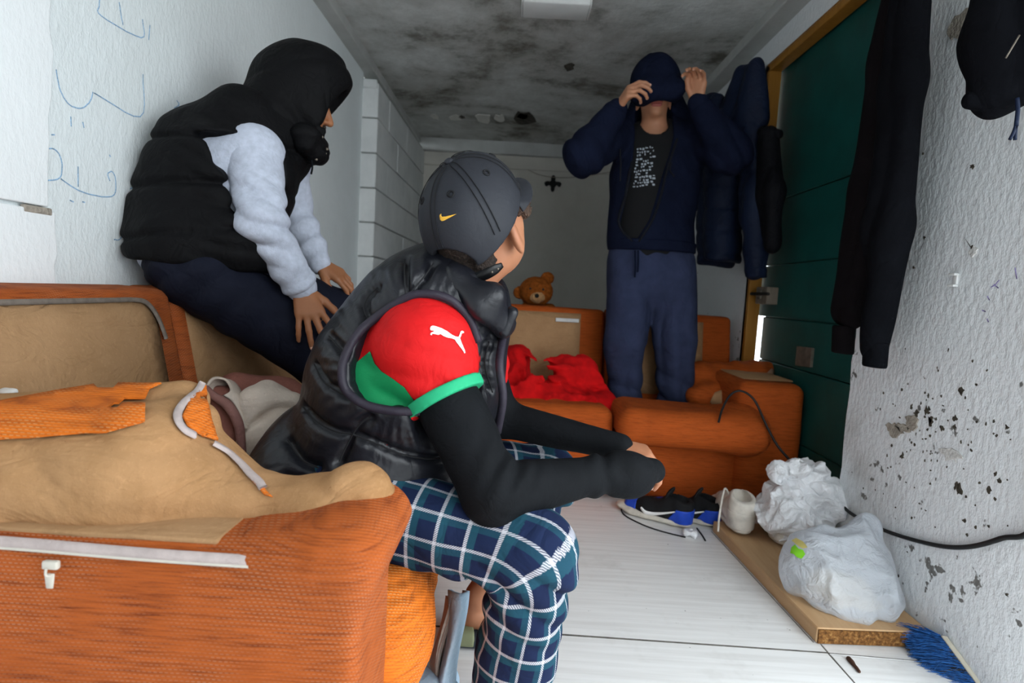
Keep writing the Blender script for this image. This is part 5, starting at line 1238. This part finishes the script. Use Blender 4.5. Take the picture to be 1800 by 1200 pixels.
obj('body', nets(disp(union([rc(P(1790, -80, 1.24), P(1762, 60, 1.25), .085, .088, (FX, 1.5)), rc(P(1762, 60, 1.25), P(1752, 140, 1.26), .088, .070, (FX, 1.5)), rc(P(1830, -60, 1.2), P(1822, 110, 1.2), .07, .07, (FX, 1.3))], .03), hangw), .0055), M_HBLK, jk)
obj('hem', nets(disp(union([rc(P(1706, 176, 1.27), P(1742, 176, 1.255), .020, .026, (FX, 1.3)), rc(P(1742, 176, 1.255), P(1778, 160, 1.24), .026, .022, (FX, 1.3)), rc(P(1778, 160, 1.24), P(1830, 150, 1.2), .022, .04, (FX, 1.3))], .02), lambda p: .003*vn(p, 15, 2)), .0045), M_HBLK, jk)
obj('drawcord', tube([P(1788, 172, 1.2), P(1789, 195, 1.2), P(1786, 222, 1.2)], .004, 7, 5), M_JNAVY, jk)
obj('cord_end', tube([P(1786, 220, 1.2), P(1781, 234, 1.2), P(1775, 245, 1.2)], .0035, 6, 3), M_JNAVY, jk); obj('cord_end', tube([P(1786, 220, 1.2), P(1785, 234, 1.2), P(1784, 246, 1.2)], .0035, 6, 3), M_JNAVY, jk)
obj('zip', tube([P(1792, 62, 1.17), P(1780, 82, 1.17), P(1768, 102, 1.175)], .0018, 6, 3), M_STEEL, jk)
j1 = thing('hanging_jacket', 'navy hooded puffer jacket hanging by the door frame behind the standing man', 'jacket', PX(1310, 120, 1.19))
j1f = union([rc(P(1252, 210, 3.05), P(1262, 330, 3.05), .13, .16, (FX, 1.5)), rc(P(1262, 330, 3.05), P(1262, 470, 3.03), .16, .15, (FX, 1.5)), rc(P(1300, 210, 2.85), P(1280, 300, 2.95), .09, .10, (FX, 1.5))], .05)
j1f = cut(j1f, lambda p: p[:, 2]-P(1262, 462, 3.03)[2]-.012*np.sin(p[:, 1]*28), .02)
obj('body', nets(disp(j1f, lambda p: 1.3*hangw(p)-.010*np.exp(-((np.mod(p[:, 2], .11)-.055)/.012)**2)), .009), M_JNAVY, j1)
obj('hood', nets(disp(union([rc(P(1322, 128, 2.76), P(1312, 215, 2.80), .055, .10, (FX, 1.4)), rc(P(1300, 135, 2.85), P(1285, 225, 2.9), .05, .11, (FX, 1.4)), rc(P(1330, 120, 2.75), P(1338, 210, 2.72), .03, .05, (FX, 1.4))], .04), hangw), .008), M_JNAVY, j1)
obj('sleeve', nets(disp(union([rc(P(1322, 225, 2.76), P(1325, 360, 2.74), .065, .070, (FX, 1.2)), rc(P(1325, 360, 2.74), P(1328, 465, 2.72), .070, .055, (FX, 1.2))], .03), lambda p: hangw(p)+.006*np.sin(p[:, 2]*45)), .007), M_JNAVY, j1)
obj('cuff', nets(inter(rc(P(1329, 460, 2.72), P(1329, 500, 2.72), .050, .046), lambda p: np.maximum(p[:, 2]-P(1329, 470, 2.72)[2], P(1329, 488, 2.72)[2]-p[:, 2]), .004), .005), M_JNAVY, j1)
j2 = thing('hanging_jacket', 'black jacket hanging beside the navy puffer, overlapping the green door', 'jacket', PX(1355, 220, 1.19))
obj('body', nets(disp(union([rc(P(1350, 245, 2.66), P(1355, 340, 2.64), .055, .068, (FX, 1.3)), rc(P(1355, 340, 2.64), P(1356, 425, 2.63), .068, .045, (FX, 1.3))], .03), hangw), .007), M_JBLK, j2)
obj('collar', nets(rc(P(1342, 232, 2.68), P(1368, 236, 2.62), .028, .022), .006), M_JBLK, j2)

# ------------------------------------------------------------------ back wall bits
M_IRON = plain('black_iron', '#1a1c1a', .6, .2)
orn = thing('wall_ornament', 'black four lobed ornament on the back wall above the teddy bear', 'ornament', P(972, 323, YB-.01))
oc = P(972, 323, YB-.012)
obj('cross', nets(union([ell(oc+V3(0, 0, 0), (.035, .012, .035)), ell(oc+V3(0, 0, .048), (.022, .012, .034)), ell(oc+V3(.048, 0, .004), (.034, .012, .02)), ell(oc+V3(-.048, 0, .004), (.034, .012, .02)), ell(oc+V3(0, 0, -.045), (.020, .012, .032)), ell(oc+V3(.06, 0, -.012), (.016, .010, .016)), ell(oc+V3(-.06, 0, -.012), (.016, .010, .016))], .01), .005), M_IRON, orn)
obj('nail', tube([oc+V3(0, .012, .06), oc+V3(0, -.012, .06)], .004, 6, 2), M_STEEL, orn)
prop(obj('wire', tube([P(u, v, YB-.03) for u, v in ((928, 298), (945, 306), (968, 311), (1000, 312), (1035, 309), (1068, 303), (1110, 300))], .0035, 5, 5), M_GREY), 'thin wire sagging along the back wall above the ornament', 'wire')
tb = thing('teddy_bear', 'brown teddy bear peeking over the far sofa back', 'toy', P(944, 560, 3.36))
tc = P(942, 512, 3.30)
fur = lambda p: .0035*vn(p, 90, 3)+.002*vn(p, 170, 4)
M_FUR = plain('brown_plush', '#8e4c1c', .95, .25, 60, .8, 240, .006, .05); M_MUZ = plain('beige_plush', '#b98d62', .95, .2, 60, .8, 240, .006, .05, 0, .4)
obj('head', nets(disp(union([ell(tc, (.098, .09, .085)), ell(tc+V3(.0, -.03, -.02), (.075, .06, .05))], .03), fur), .005), M_FUR, tb)
for e in (P(914, 514, 3.30), P(962, 489, 3.32)): 
    eo = obj('ear', nets(disp(cut(ell(e, (.040, .022, .038)), ell(e+V3(0, -.024, 0), (.024, .014, .022)), .008), fur), .0045), M_FUR, tb)
mz = tc+V3(.008, -.075, -.032); obj('muzzle', nets(disp(ell(mz, (.044, .036, .034)), fur), .004), M_MUZ, tb)
obj('nose', ball(mz+V3(-.004, -.036, .008), .012, 8), M_IRON, tb)
for s in (-.034, .036): obj('eye', ball(tc+V3(s, -.082, .012), .0085, 8), M_IRON, tb)
obj('body', nets(disp(union([ell(tc+V3(.02, .02, -.20), (.11, .075, .14)), rc(tc+V3(-.05, .0, -.10), tc+V3(-.10, .0, -.23), .035), rc(tc+V3(.09, 0, -.10), tc+V3(.13, 0, -.23), .035)], .03), fur), .007), M_FUR, tb)

# ------------------------------------------------------------------ shoes
M_SOLE = plain('off_white_sole', '#d3cbbd', .7, .12, 40, .1)
M_SBLK = plain('black_suede', '#131315', .85, .2, 60, .3, 200)
M_SBLU = plain('blue_leather', '#2148b8', .5, .1, 30, .1)
M_SWHT = plain('dirty_white_leather', '#d8d0c4', .65, .15, 20, .2, 80)
M_SIN = plain('shoe_inside', '#191716', .9)
def shoe(root, heel, D, sc, mats, tilt=0, hi=1.0, swoosh=0, laces=True, panel=True, tongue=True):
    up, so, acc = mats; D = nrm(D); Lx = np.cross(D, (0, 0, 1))
    R = np.stack([D, -Lx, V3(0, 0, 1)], 1)      # local x forward, y left, z up
    if tilt: R = rot(Lx, tilt) @ R
    heel = np.asarray(heel, float)
    def W(x, y, z): return heel+R @ (V3(x, y, z)*sc)
    fl = (R[:, 2], 2.0)
    out = [(-.005, 0), (.03, .0), (.08, .003), (.14, .006), (.19, .005), (.235, .0)]; wd = [.030, .036, .036, .041, .044, .036]
    sole = union([rc(W(out[i][0]+.03, out[i][1], .017), W(out[i+1][0]+.03, out[i+1][1], .017+(.006 if i == 4 else 0)), wd[i]*sc, wd[i+1]*sc, (R[:, 2], 2.3)) for i in range(5)], .01*sc)
    sole = inter(sole, lambda p: -((p-W(0, 0, 0.0))@R[:, 2].astype(np.float32)), .003)
    obj('sole', nets(sole, .0035*sc), so, root)
    z0 = .030
    u = union([rc(W(.035, 0, z0+.028*hi), W(.09, 0, z0+.022), .037*sc, .036*sc), rc(W(.035, 0, z0+.048*hi), W(.075, 0, z0+.045*hi), .034*sc, .032*sc), rc(W(.09, .002, z0+.024), W(.165, .004, z0+.012), .038*sc, .036*sc), rc(W(.165, .004, z0+.012), W(.235, 0, z0+.002), .038*sc, .030*sc), rc(W(.03, 0, z0+.06*hi), W(.03, 0, z0), .035*sc, .036*sc)], .02*sc)
    u = inter(u, lambda p: -((p-W(0, 0, .022))@R[:, 2].astype(np.float32)), .002)
    top = (R @ V3(-.30, 0, 1)); top /= np.linalg.norm(top)
    u = inter(u, lambda p: (p-W(.04, 0, .030+.062*hi))@top.astype(np.float32), .006)
    u = cut(u, union([rc(W(.036, 0, z0+.06*hi), W(.075, 0, z0+.052*hi), .026*sc, .022*sc), rc(W(.036, 0, z0+.10*hi), W(.07, 0, z0+.10*hi), .030*sc, .026*sc)], .02*sc), .004)
    U_ = nets(disp(u, lambda p: .0018*vn(p, 25, 2)), .0035*sc); uo = obj('upper', U_, up, root)
    obj('insole', nets(rc(W(.04, 0, z0+.015), W(.15, 0, z0+.012), .028*sc, .028*sc, (R[:, 2], 2.5)), .005), M_SIN, root)
    tg = union([rc(W(.105, 0, z0+.040), W(.084, 0, z0+.070*hi), .024*sc, .027*sc, (nrm(R @ V3(1, 0, .6)), 3.2)), ], .01)
    if tongue: obj('tongue', nets(tg, .0035*sc), up, root)
    if panel:
        hp_ = inter(shell(u, .0022*sc), lambda p: np.maximum((p-W(.045, 0, .07))@(R @ nrm(V3(1, 0, .7))).astype(np.float32), (p-W(0, 0, .075))@R[:, 2].astype(np.float32)), .001)
        obj('heel_panel', nets(hp_, .0035*sc), acc, root)
        tp_ = inter(shell(u, .002*sc), lambda p: -((p-W(.205, 0, 0))@R[:, 0].astype(np.float32)), .001)
        obj('toe_cap', nets(tp_, .0035*sc), acc if swoosh else up, root)
    if laces:
        for k in range(4):
            x = .10+.020*k; z = .083-.008*k
            obj('lace', tube([W(x, -.024, z-.010), W(x+.004, 0, z+.003), W(x+.006, .024, z-.010)], .0032*sc, 6, 5), up if up is not M_SWHT else M_SWHT, root)
    if swoosh:
        tree = bvh(U_); y = -1 if swoosh > 0 else 1
        Lp = []; Ln = []
        for x, z in ((.178, .047), (.160, .034), (.135, .034), (.105, .043), (.075, .054), (.045, .066)):
            o_ = W(x, y*.12, z); d_ = Vector(R @ V3(0, -y, 0)); l, n_, i_, dd = tree.ray_cast(Vector(o_), d_, .3)
            if l is not None: Lp.append(np.array(l+n_*.0015)); Ln.append(np.array(n_))
        if len(Lp) > 3:
            A = catmull(Lp, 5); B = catmull(Ln, 5); obj('side_stripe', strip(A, B, [.008*sc, .017*sc, .016*sc, .010*sc, .007*sc, .005*sc], .0018), M_WHITEPR, root, label='white curved side stripe')
    return W
SN1 = thing('sneaker', 'black and blue sneaker with a white stripe, lying left, by the far sofa', 'sneaker', PZ(1205, 938, 0), 'pair of black and blue sneakers')
W1 = shoe(SN1, PZ(1212, 930, 0), PZ(1112, 900, 0)-PZ(1212, 930, 0), 1.06, (M_SBLK, M_SOLE, M_SBLU), swoosh=-1, hi=1.3)
obj('loose_lace', tube([PZ(1118, 897, .02), PZ(1094, 893, .003), PZ(1098, 905, .003), PZ(1130, 922, .003), PZ(1165, 934, .003), PZ(1205, 944, .003)], .0028, 6, 6), M_SBLK, SN1)
SN2 = thing('sneaker', 'black and blue sneaker beside the white one, its stripe half hidden', 'sneaker', PZ(1262, 936, 0), 'pair of black and blue sneakers')
shoe(SN2, PZ(1262, 928, 0), V3(-.62, .42, 0), 1.04, (M_SBLK, M_SOLE, M_SBLU), swoosh=-1, hi=1.3)
obj('loose_lace', tube([PZ(1225, 928, .003), PZ(1234, 940, .003), PZ(1240, 950, .003)], .0028, 6, 5), M_SBLK, SN2)
SN3 = thing('sneaker', 'dirty white sneaker standing on the plank end left of the bags', 'sneaker', PZ(1305, 945, .045), 'pair of dirty white sneakers')
W3 = shoe(SN3, PZ(1306, 944, .046), V3(.10, 1, 0), 1.2, (M_SWHT, M_SWHT, M_SWHT), hi=1.45, tongue=False)
obj('lace_loop', tube([W3(.09, .02, .09), W3(.07, .045, .125), W3(.04, .06, .11), W3(.02, .07, .05), W3(.0, .075, .01)], .004, 6, 6), M_SWHT, SN3)
SN4 = thing('sneaker', 'dirty white sneaker half hidden under the plastic bags', 'sneaker', PZ(1375, 962, .045), 'pair of dirty white sneakers')
shoe(SN4, PZ(1376, 962, .046), V3(.25, 1, 0), 1.0, (M_SWHT, M_SWHT, M_SWHT), hi=.9, laces=False)

# ------------------------------------------------------------------ plastic bags, cable, brush, litter
def m_bag(name, tint, tr, tl_=.35):
    m, nt, b = base_mat(name, tint, .38, .4); v = coords(nt)
    c1 = noise(nt, v, 22, 4, .6, .6); c2 = noise(nt, v, 60, 3)
    bump(nt, b, math_(nt, 'ADD', math_(nt, 'ABSOLUTE', math_(nt, 'SUBTRACT', c1, .5)), math_(nt, 'MULTIPLY', c2, .2)), .9, .022)
    tl = N(nt, 'ShaderNodeBsdfTranslucent'); tl.inputs[0].default_value = (*tint, 1); tp = N(nt, 'ShaderNodeBsdfTransparent'); tp.inputs[0].default_value = (.95, .97, 1, 1)
    m1 = N(nt, 'ShaderNodeMixShader'); m1.inputs[0].default_value = tl_; nt.links.new(b.outputs[0], m1.inputs[1]); nt.links.new(tl.outputs[0], m1.inputs[2])
    m2 = N(nt, 'ShaderNodeMixShader'); m2.inputs[0].default_value = tr; nt.links.new(m1.outputs[0], m2.inputs[1]); nt.links.new(tp.outputs[0], m2.inputs[2])
    nt.links.new(m2.outputs[0], nt.nodes['Material Output'].inputs[0]); return m
M_BAG1 = m_bag('white_bag_film', srgb('#fafafb'), .03, .12); M_BAG2 = m_bag('thin_bag_film', srgb('#dfe4ea'), .40, .25)
def crinkle(a, b_, s1=9, s2=22, sd=5):
    def g(p):
        q = p+.03*np.stack([vn(p, 9, sd), vn(p, 9, sd+1), vn(p, 9, sd+2)], 1); return a*(ridged(q, s1, sd+3)-.4)+b_*(ridged(q, s2, sd+4)-.4)
    return g
ba = thing('plastic_bag', 'knotted white plastic bag, the farther of two, beside the white sneakers', 'bag', PZ(1405, 930, .045))
b1_ = union([ell(P(1398, 892, 2.02), (.125, .115, .095)), ell(P(1385, 905, 1.98), (.10, .09, .075)), ell(P(1418, 842, 2.03), (.085, .075, .070)), ell(P(1450, 878, 2.0), (.07, .08, .06))], .04)
obj('film', nets(disp(b1_, crinkle(.022, .014, 11, 28, 15)), .0045, smooth=1), M_BAG1, ba)
obj('knot', nets(disp(union([ell(P(1405, 828, 1.98), (.05, .04, .030)), ell(P(1440, 855, 1.95), (.045, .03, .03)), ell(P(1455, 862, 1.95), (.02, .02, .035)), ell(P(1372, 830, 2.0), (.03, .03, .028))], .015), crinkle(.022, .012, 16, 40, 25)), .0035), M_BAG1, ba)
bb = thing('plastic_bag', 'thin see-through plastic bag holding bread, the nearer of two on the plank', 'bag', PZ(1490, 1090, .045))
b2_ = union([ell(P(1480, 1010, 1.63), (.150, .12, .115)), ell(P(1500, 1045, 1.60), (.12, .10, .085)), rc(P(1500, 960, 1.66), P(1528, 925, 1.68), .075, .035), ell(P(1425, 1000, 1.64), (.075, .09, .085)), rc(P(1440, 960, 1.66), P(1450, 935, 1.68), .06, .03)], .04)
b2_ = inter(b2_, lambda p: .048-p[:, 2], .01); b2_ = inter(b2_, lambda p: p[:, 0]-(XR-.012), .01)
obj('film', nets(disp(b2_, crinkle(.014, .007, 7, 20, 45)), .0045), M_BAG2, bb)
obj('bread', nets(disp(union([rc(P(1470, 1052, 1.60), P(1525, 1075, 1.60), .042, .045), rc(P(1450, 1030, 1.64), P(1500, 1040, 1.66), .05, .05)], .02), lambda p: .003*vn(p, 20, 3)), .005), plain('pale_bread', '#e0cdb2', .85, .1, 30), bb)
t_b2 = bvh(nets(disp(b2_, crinkle(.014, .007, 7, 20, 45)), .0045))
obj('packet_print', patch(t_b2, [(1392, 962), (1398, 957), (1404, 964), (1412, 966), (1416, 974), (1410, 982), (1402, 980), (1396, 974), (1390, 972)], 4, .002), plain('green_print', '#7cc52a', .5), bb, label='green print of a packet inside the bag')
obj('packet_print', patch(t_b2, [(1392, 950), (1400, 946), (1412, 952), (1420, 962), (1412, 964), (1402, 958)], 4, .002), plain('yellow_print', '#cdbf72', .5), bb, label='yellow print of a packet inside the bag')
cab = [P(1263, 742, 2.27), P(1270, 718, 2.30), P(1284, 694, 2.32), P(1303, 687, 2.32), P(1326, 703, 2.31), P(1346, 745, 2.28), P(1366, 782, 2.25), P(1392, 812, 2.2), PX(1430, 850, 1.13), PX(1468, 877, 1.165), PX(1500, 905, 1.168), PX(1560, 934, 1.170), PX(1640, 957, 1.170), PX(1700, 961, 1.170), PX(1760, 946, 1.170), PX(1820, 918, 1.170), V3(1.168, 1.215, .72), V3(1.20, 1.185, .80), V3(1.30, 1.17, .84), V3(1.44, 1.17, .82)]
prop(obj('cable', tube(cab, [.0045, .0045, .005, .0055, .006, .0065, .0065], 10, 7), plain('black_rubber', '#121214', .45, .05), loc=cab[0]), 'black cable looping from the far sofa cushion along the right wall', 'cable')
br = thing('brush', 'worn blue bristled brush head lying against the right wall', 'brush', PX(1690, 1165, 1.13)*[1, 1, 0])
q0, q1, w0, w1 = P(1592, 1112, 1.49), P(1640, 1215, 1.35), P(1662, 1126, 1.46), P(1735, 1222, 1.33)
bk0, bk1 = P(1655, 1120, 1.44), P(1730, 1222, 1.31); ax = nrm(bk1-bk0); nn_ = nrm(np.cross(ax, q0-bk0)); sd = nrm(bk0-q0)
obj('block', hexa([bk0-nn_*.016, bk1-nn_*.016, bk1-nn_*.016+sd*.014, bk0-nn_*.016+sd*.014, bk0+nn_*.016, bk1+nn_*.016, bk1+nn_*.016+sd*.014, bk0+nn_*.016+sd*.014], .003), plain('cream_plastic', '#d9d2bf', .5, .08), br)
def bristles(n, lo, hi, seed, z):
    g = np.random.default_rng(seed); V = []; F = []
    for i in range(n):
        t = g.uniform(lo, hi); a = bk0+(bk1-bk0)*t+nn_*g.uniform(-.015, .015); e = q0+(q1-q0)*np.clip(t+g.normal(0, .05), -.05, 1.1)+V3(g.normal(0, .010), g.normal(0, .012), g.normal(0, .008)+z)
        m_ = (a+e)/2+V3(g.normal(0, .006), g.normal(0, .006), .004+g.normal(0, .005)); pth = catmull([a, m_, e], 3); r = .0011
        s1 = nrm(np.cross(e-a, (0, 0, 1))); s2 = nrm(np.cross(e-a, s1)); k = len(V)
        for j, q in enumerate(pth):
            rr = r*(1-.5*j/len(pth)); V += [q+s1*rr, q-s1*rr*.5+s2*rr*.87, q-s1*rr*.5-s2*rr*.87]
        for j in range(len(pth)-1):
            for c in range(3): F.append((k+3*j+c, k+3*j+(c+1) % 3, k+3*j+3+(c+1) % 3, k+3*j+3+c))
    return np.array(V), F
obj('blue_bristles', bristles(900, -.02, 1, 3, .006), plain('blue_bristle', '#2b66ad', .5, .35, 90), br, kind='stuff')
obj('grey_bristles', bristles(450, .1, 1, 4, -.012), plain('grey_bristle', '#4b4d52', .6, .5, 90), br, kind='stuff')
wd_ = P(1209, 951, 2.12); wd_[2] = .014
prop(obj('plastic_scrap', nets(disp(union([ell(wd_, (.022, .018, .014)), ell(wd_+V3(.014, -.01, .0), (.014, .014, .012))], .01), crinkle(.008, .005, 30, 60, 55)), .0025), M_BAG1, loc=wd_), 'crumpled scrap of clear plastic on the floor below the sneakers', 'litter')
sp_ = PZ(1502, 1168, 0); prop(obj('wood_splinter', nets(disp(rc(PZ(1492, 1157, .004), PZ(1511, 1180, .004), .006, .003), lambda p: .0015*vn(p, 80, 3)), .0018), plain('dark_splinter', '#4a2f22', .8, .2), loc=sp_), 'dark brown wood splinter on the floor by the plank end', 'splinter')
wo = P(1431, 812, 2.44); prop(obj('wood_offcut', box(wo+V3(-.016, -.01, -.16), wo+V3(.016, .012, .035), .002), M_PLANK, loc=wo-V3(0, 0, .16), smooth=False), 'pale wood offcut standing between the far sofa and the green door', 'offcut')
ck = PX(1677, 492, XR-.006); clip = thing('cable_clip', 'white plastic cable clip fixed to the right wall beside the black hoodie', 'clip', ck)
obj('plate', box(ck+V3(.001, -.007, -.016), ck+V3(.007, .007, .016), .001), M_WHITEP, clip)
obj('prong', box(ck+V3(-.010, -.012, .012), ck+V3(.004, .010, .018), .001), M_WHITEP, clip); obj('prong', box(ck+V3(-.010, -.012, -.018), ck+V3(.004, .010, -.012), .001), M_WHITEP, clip)
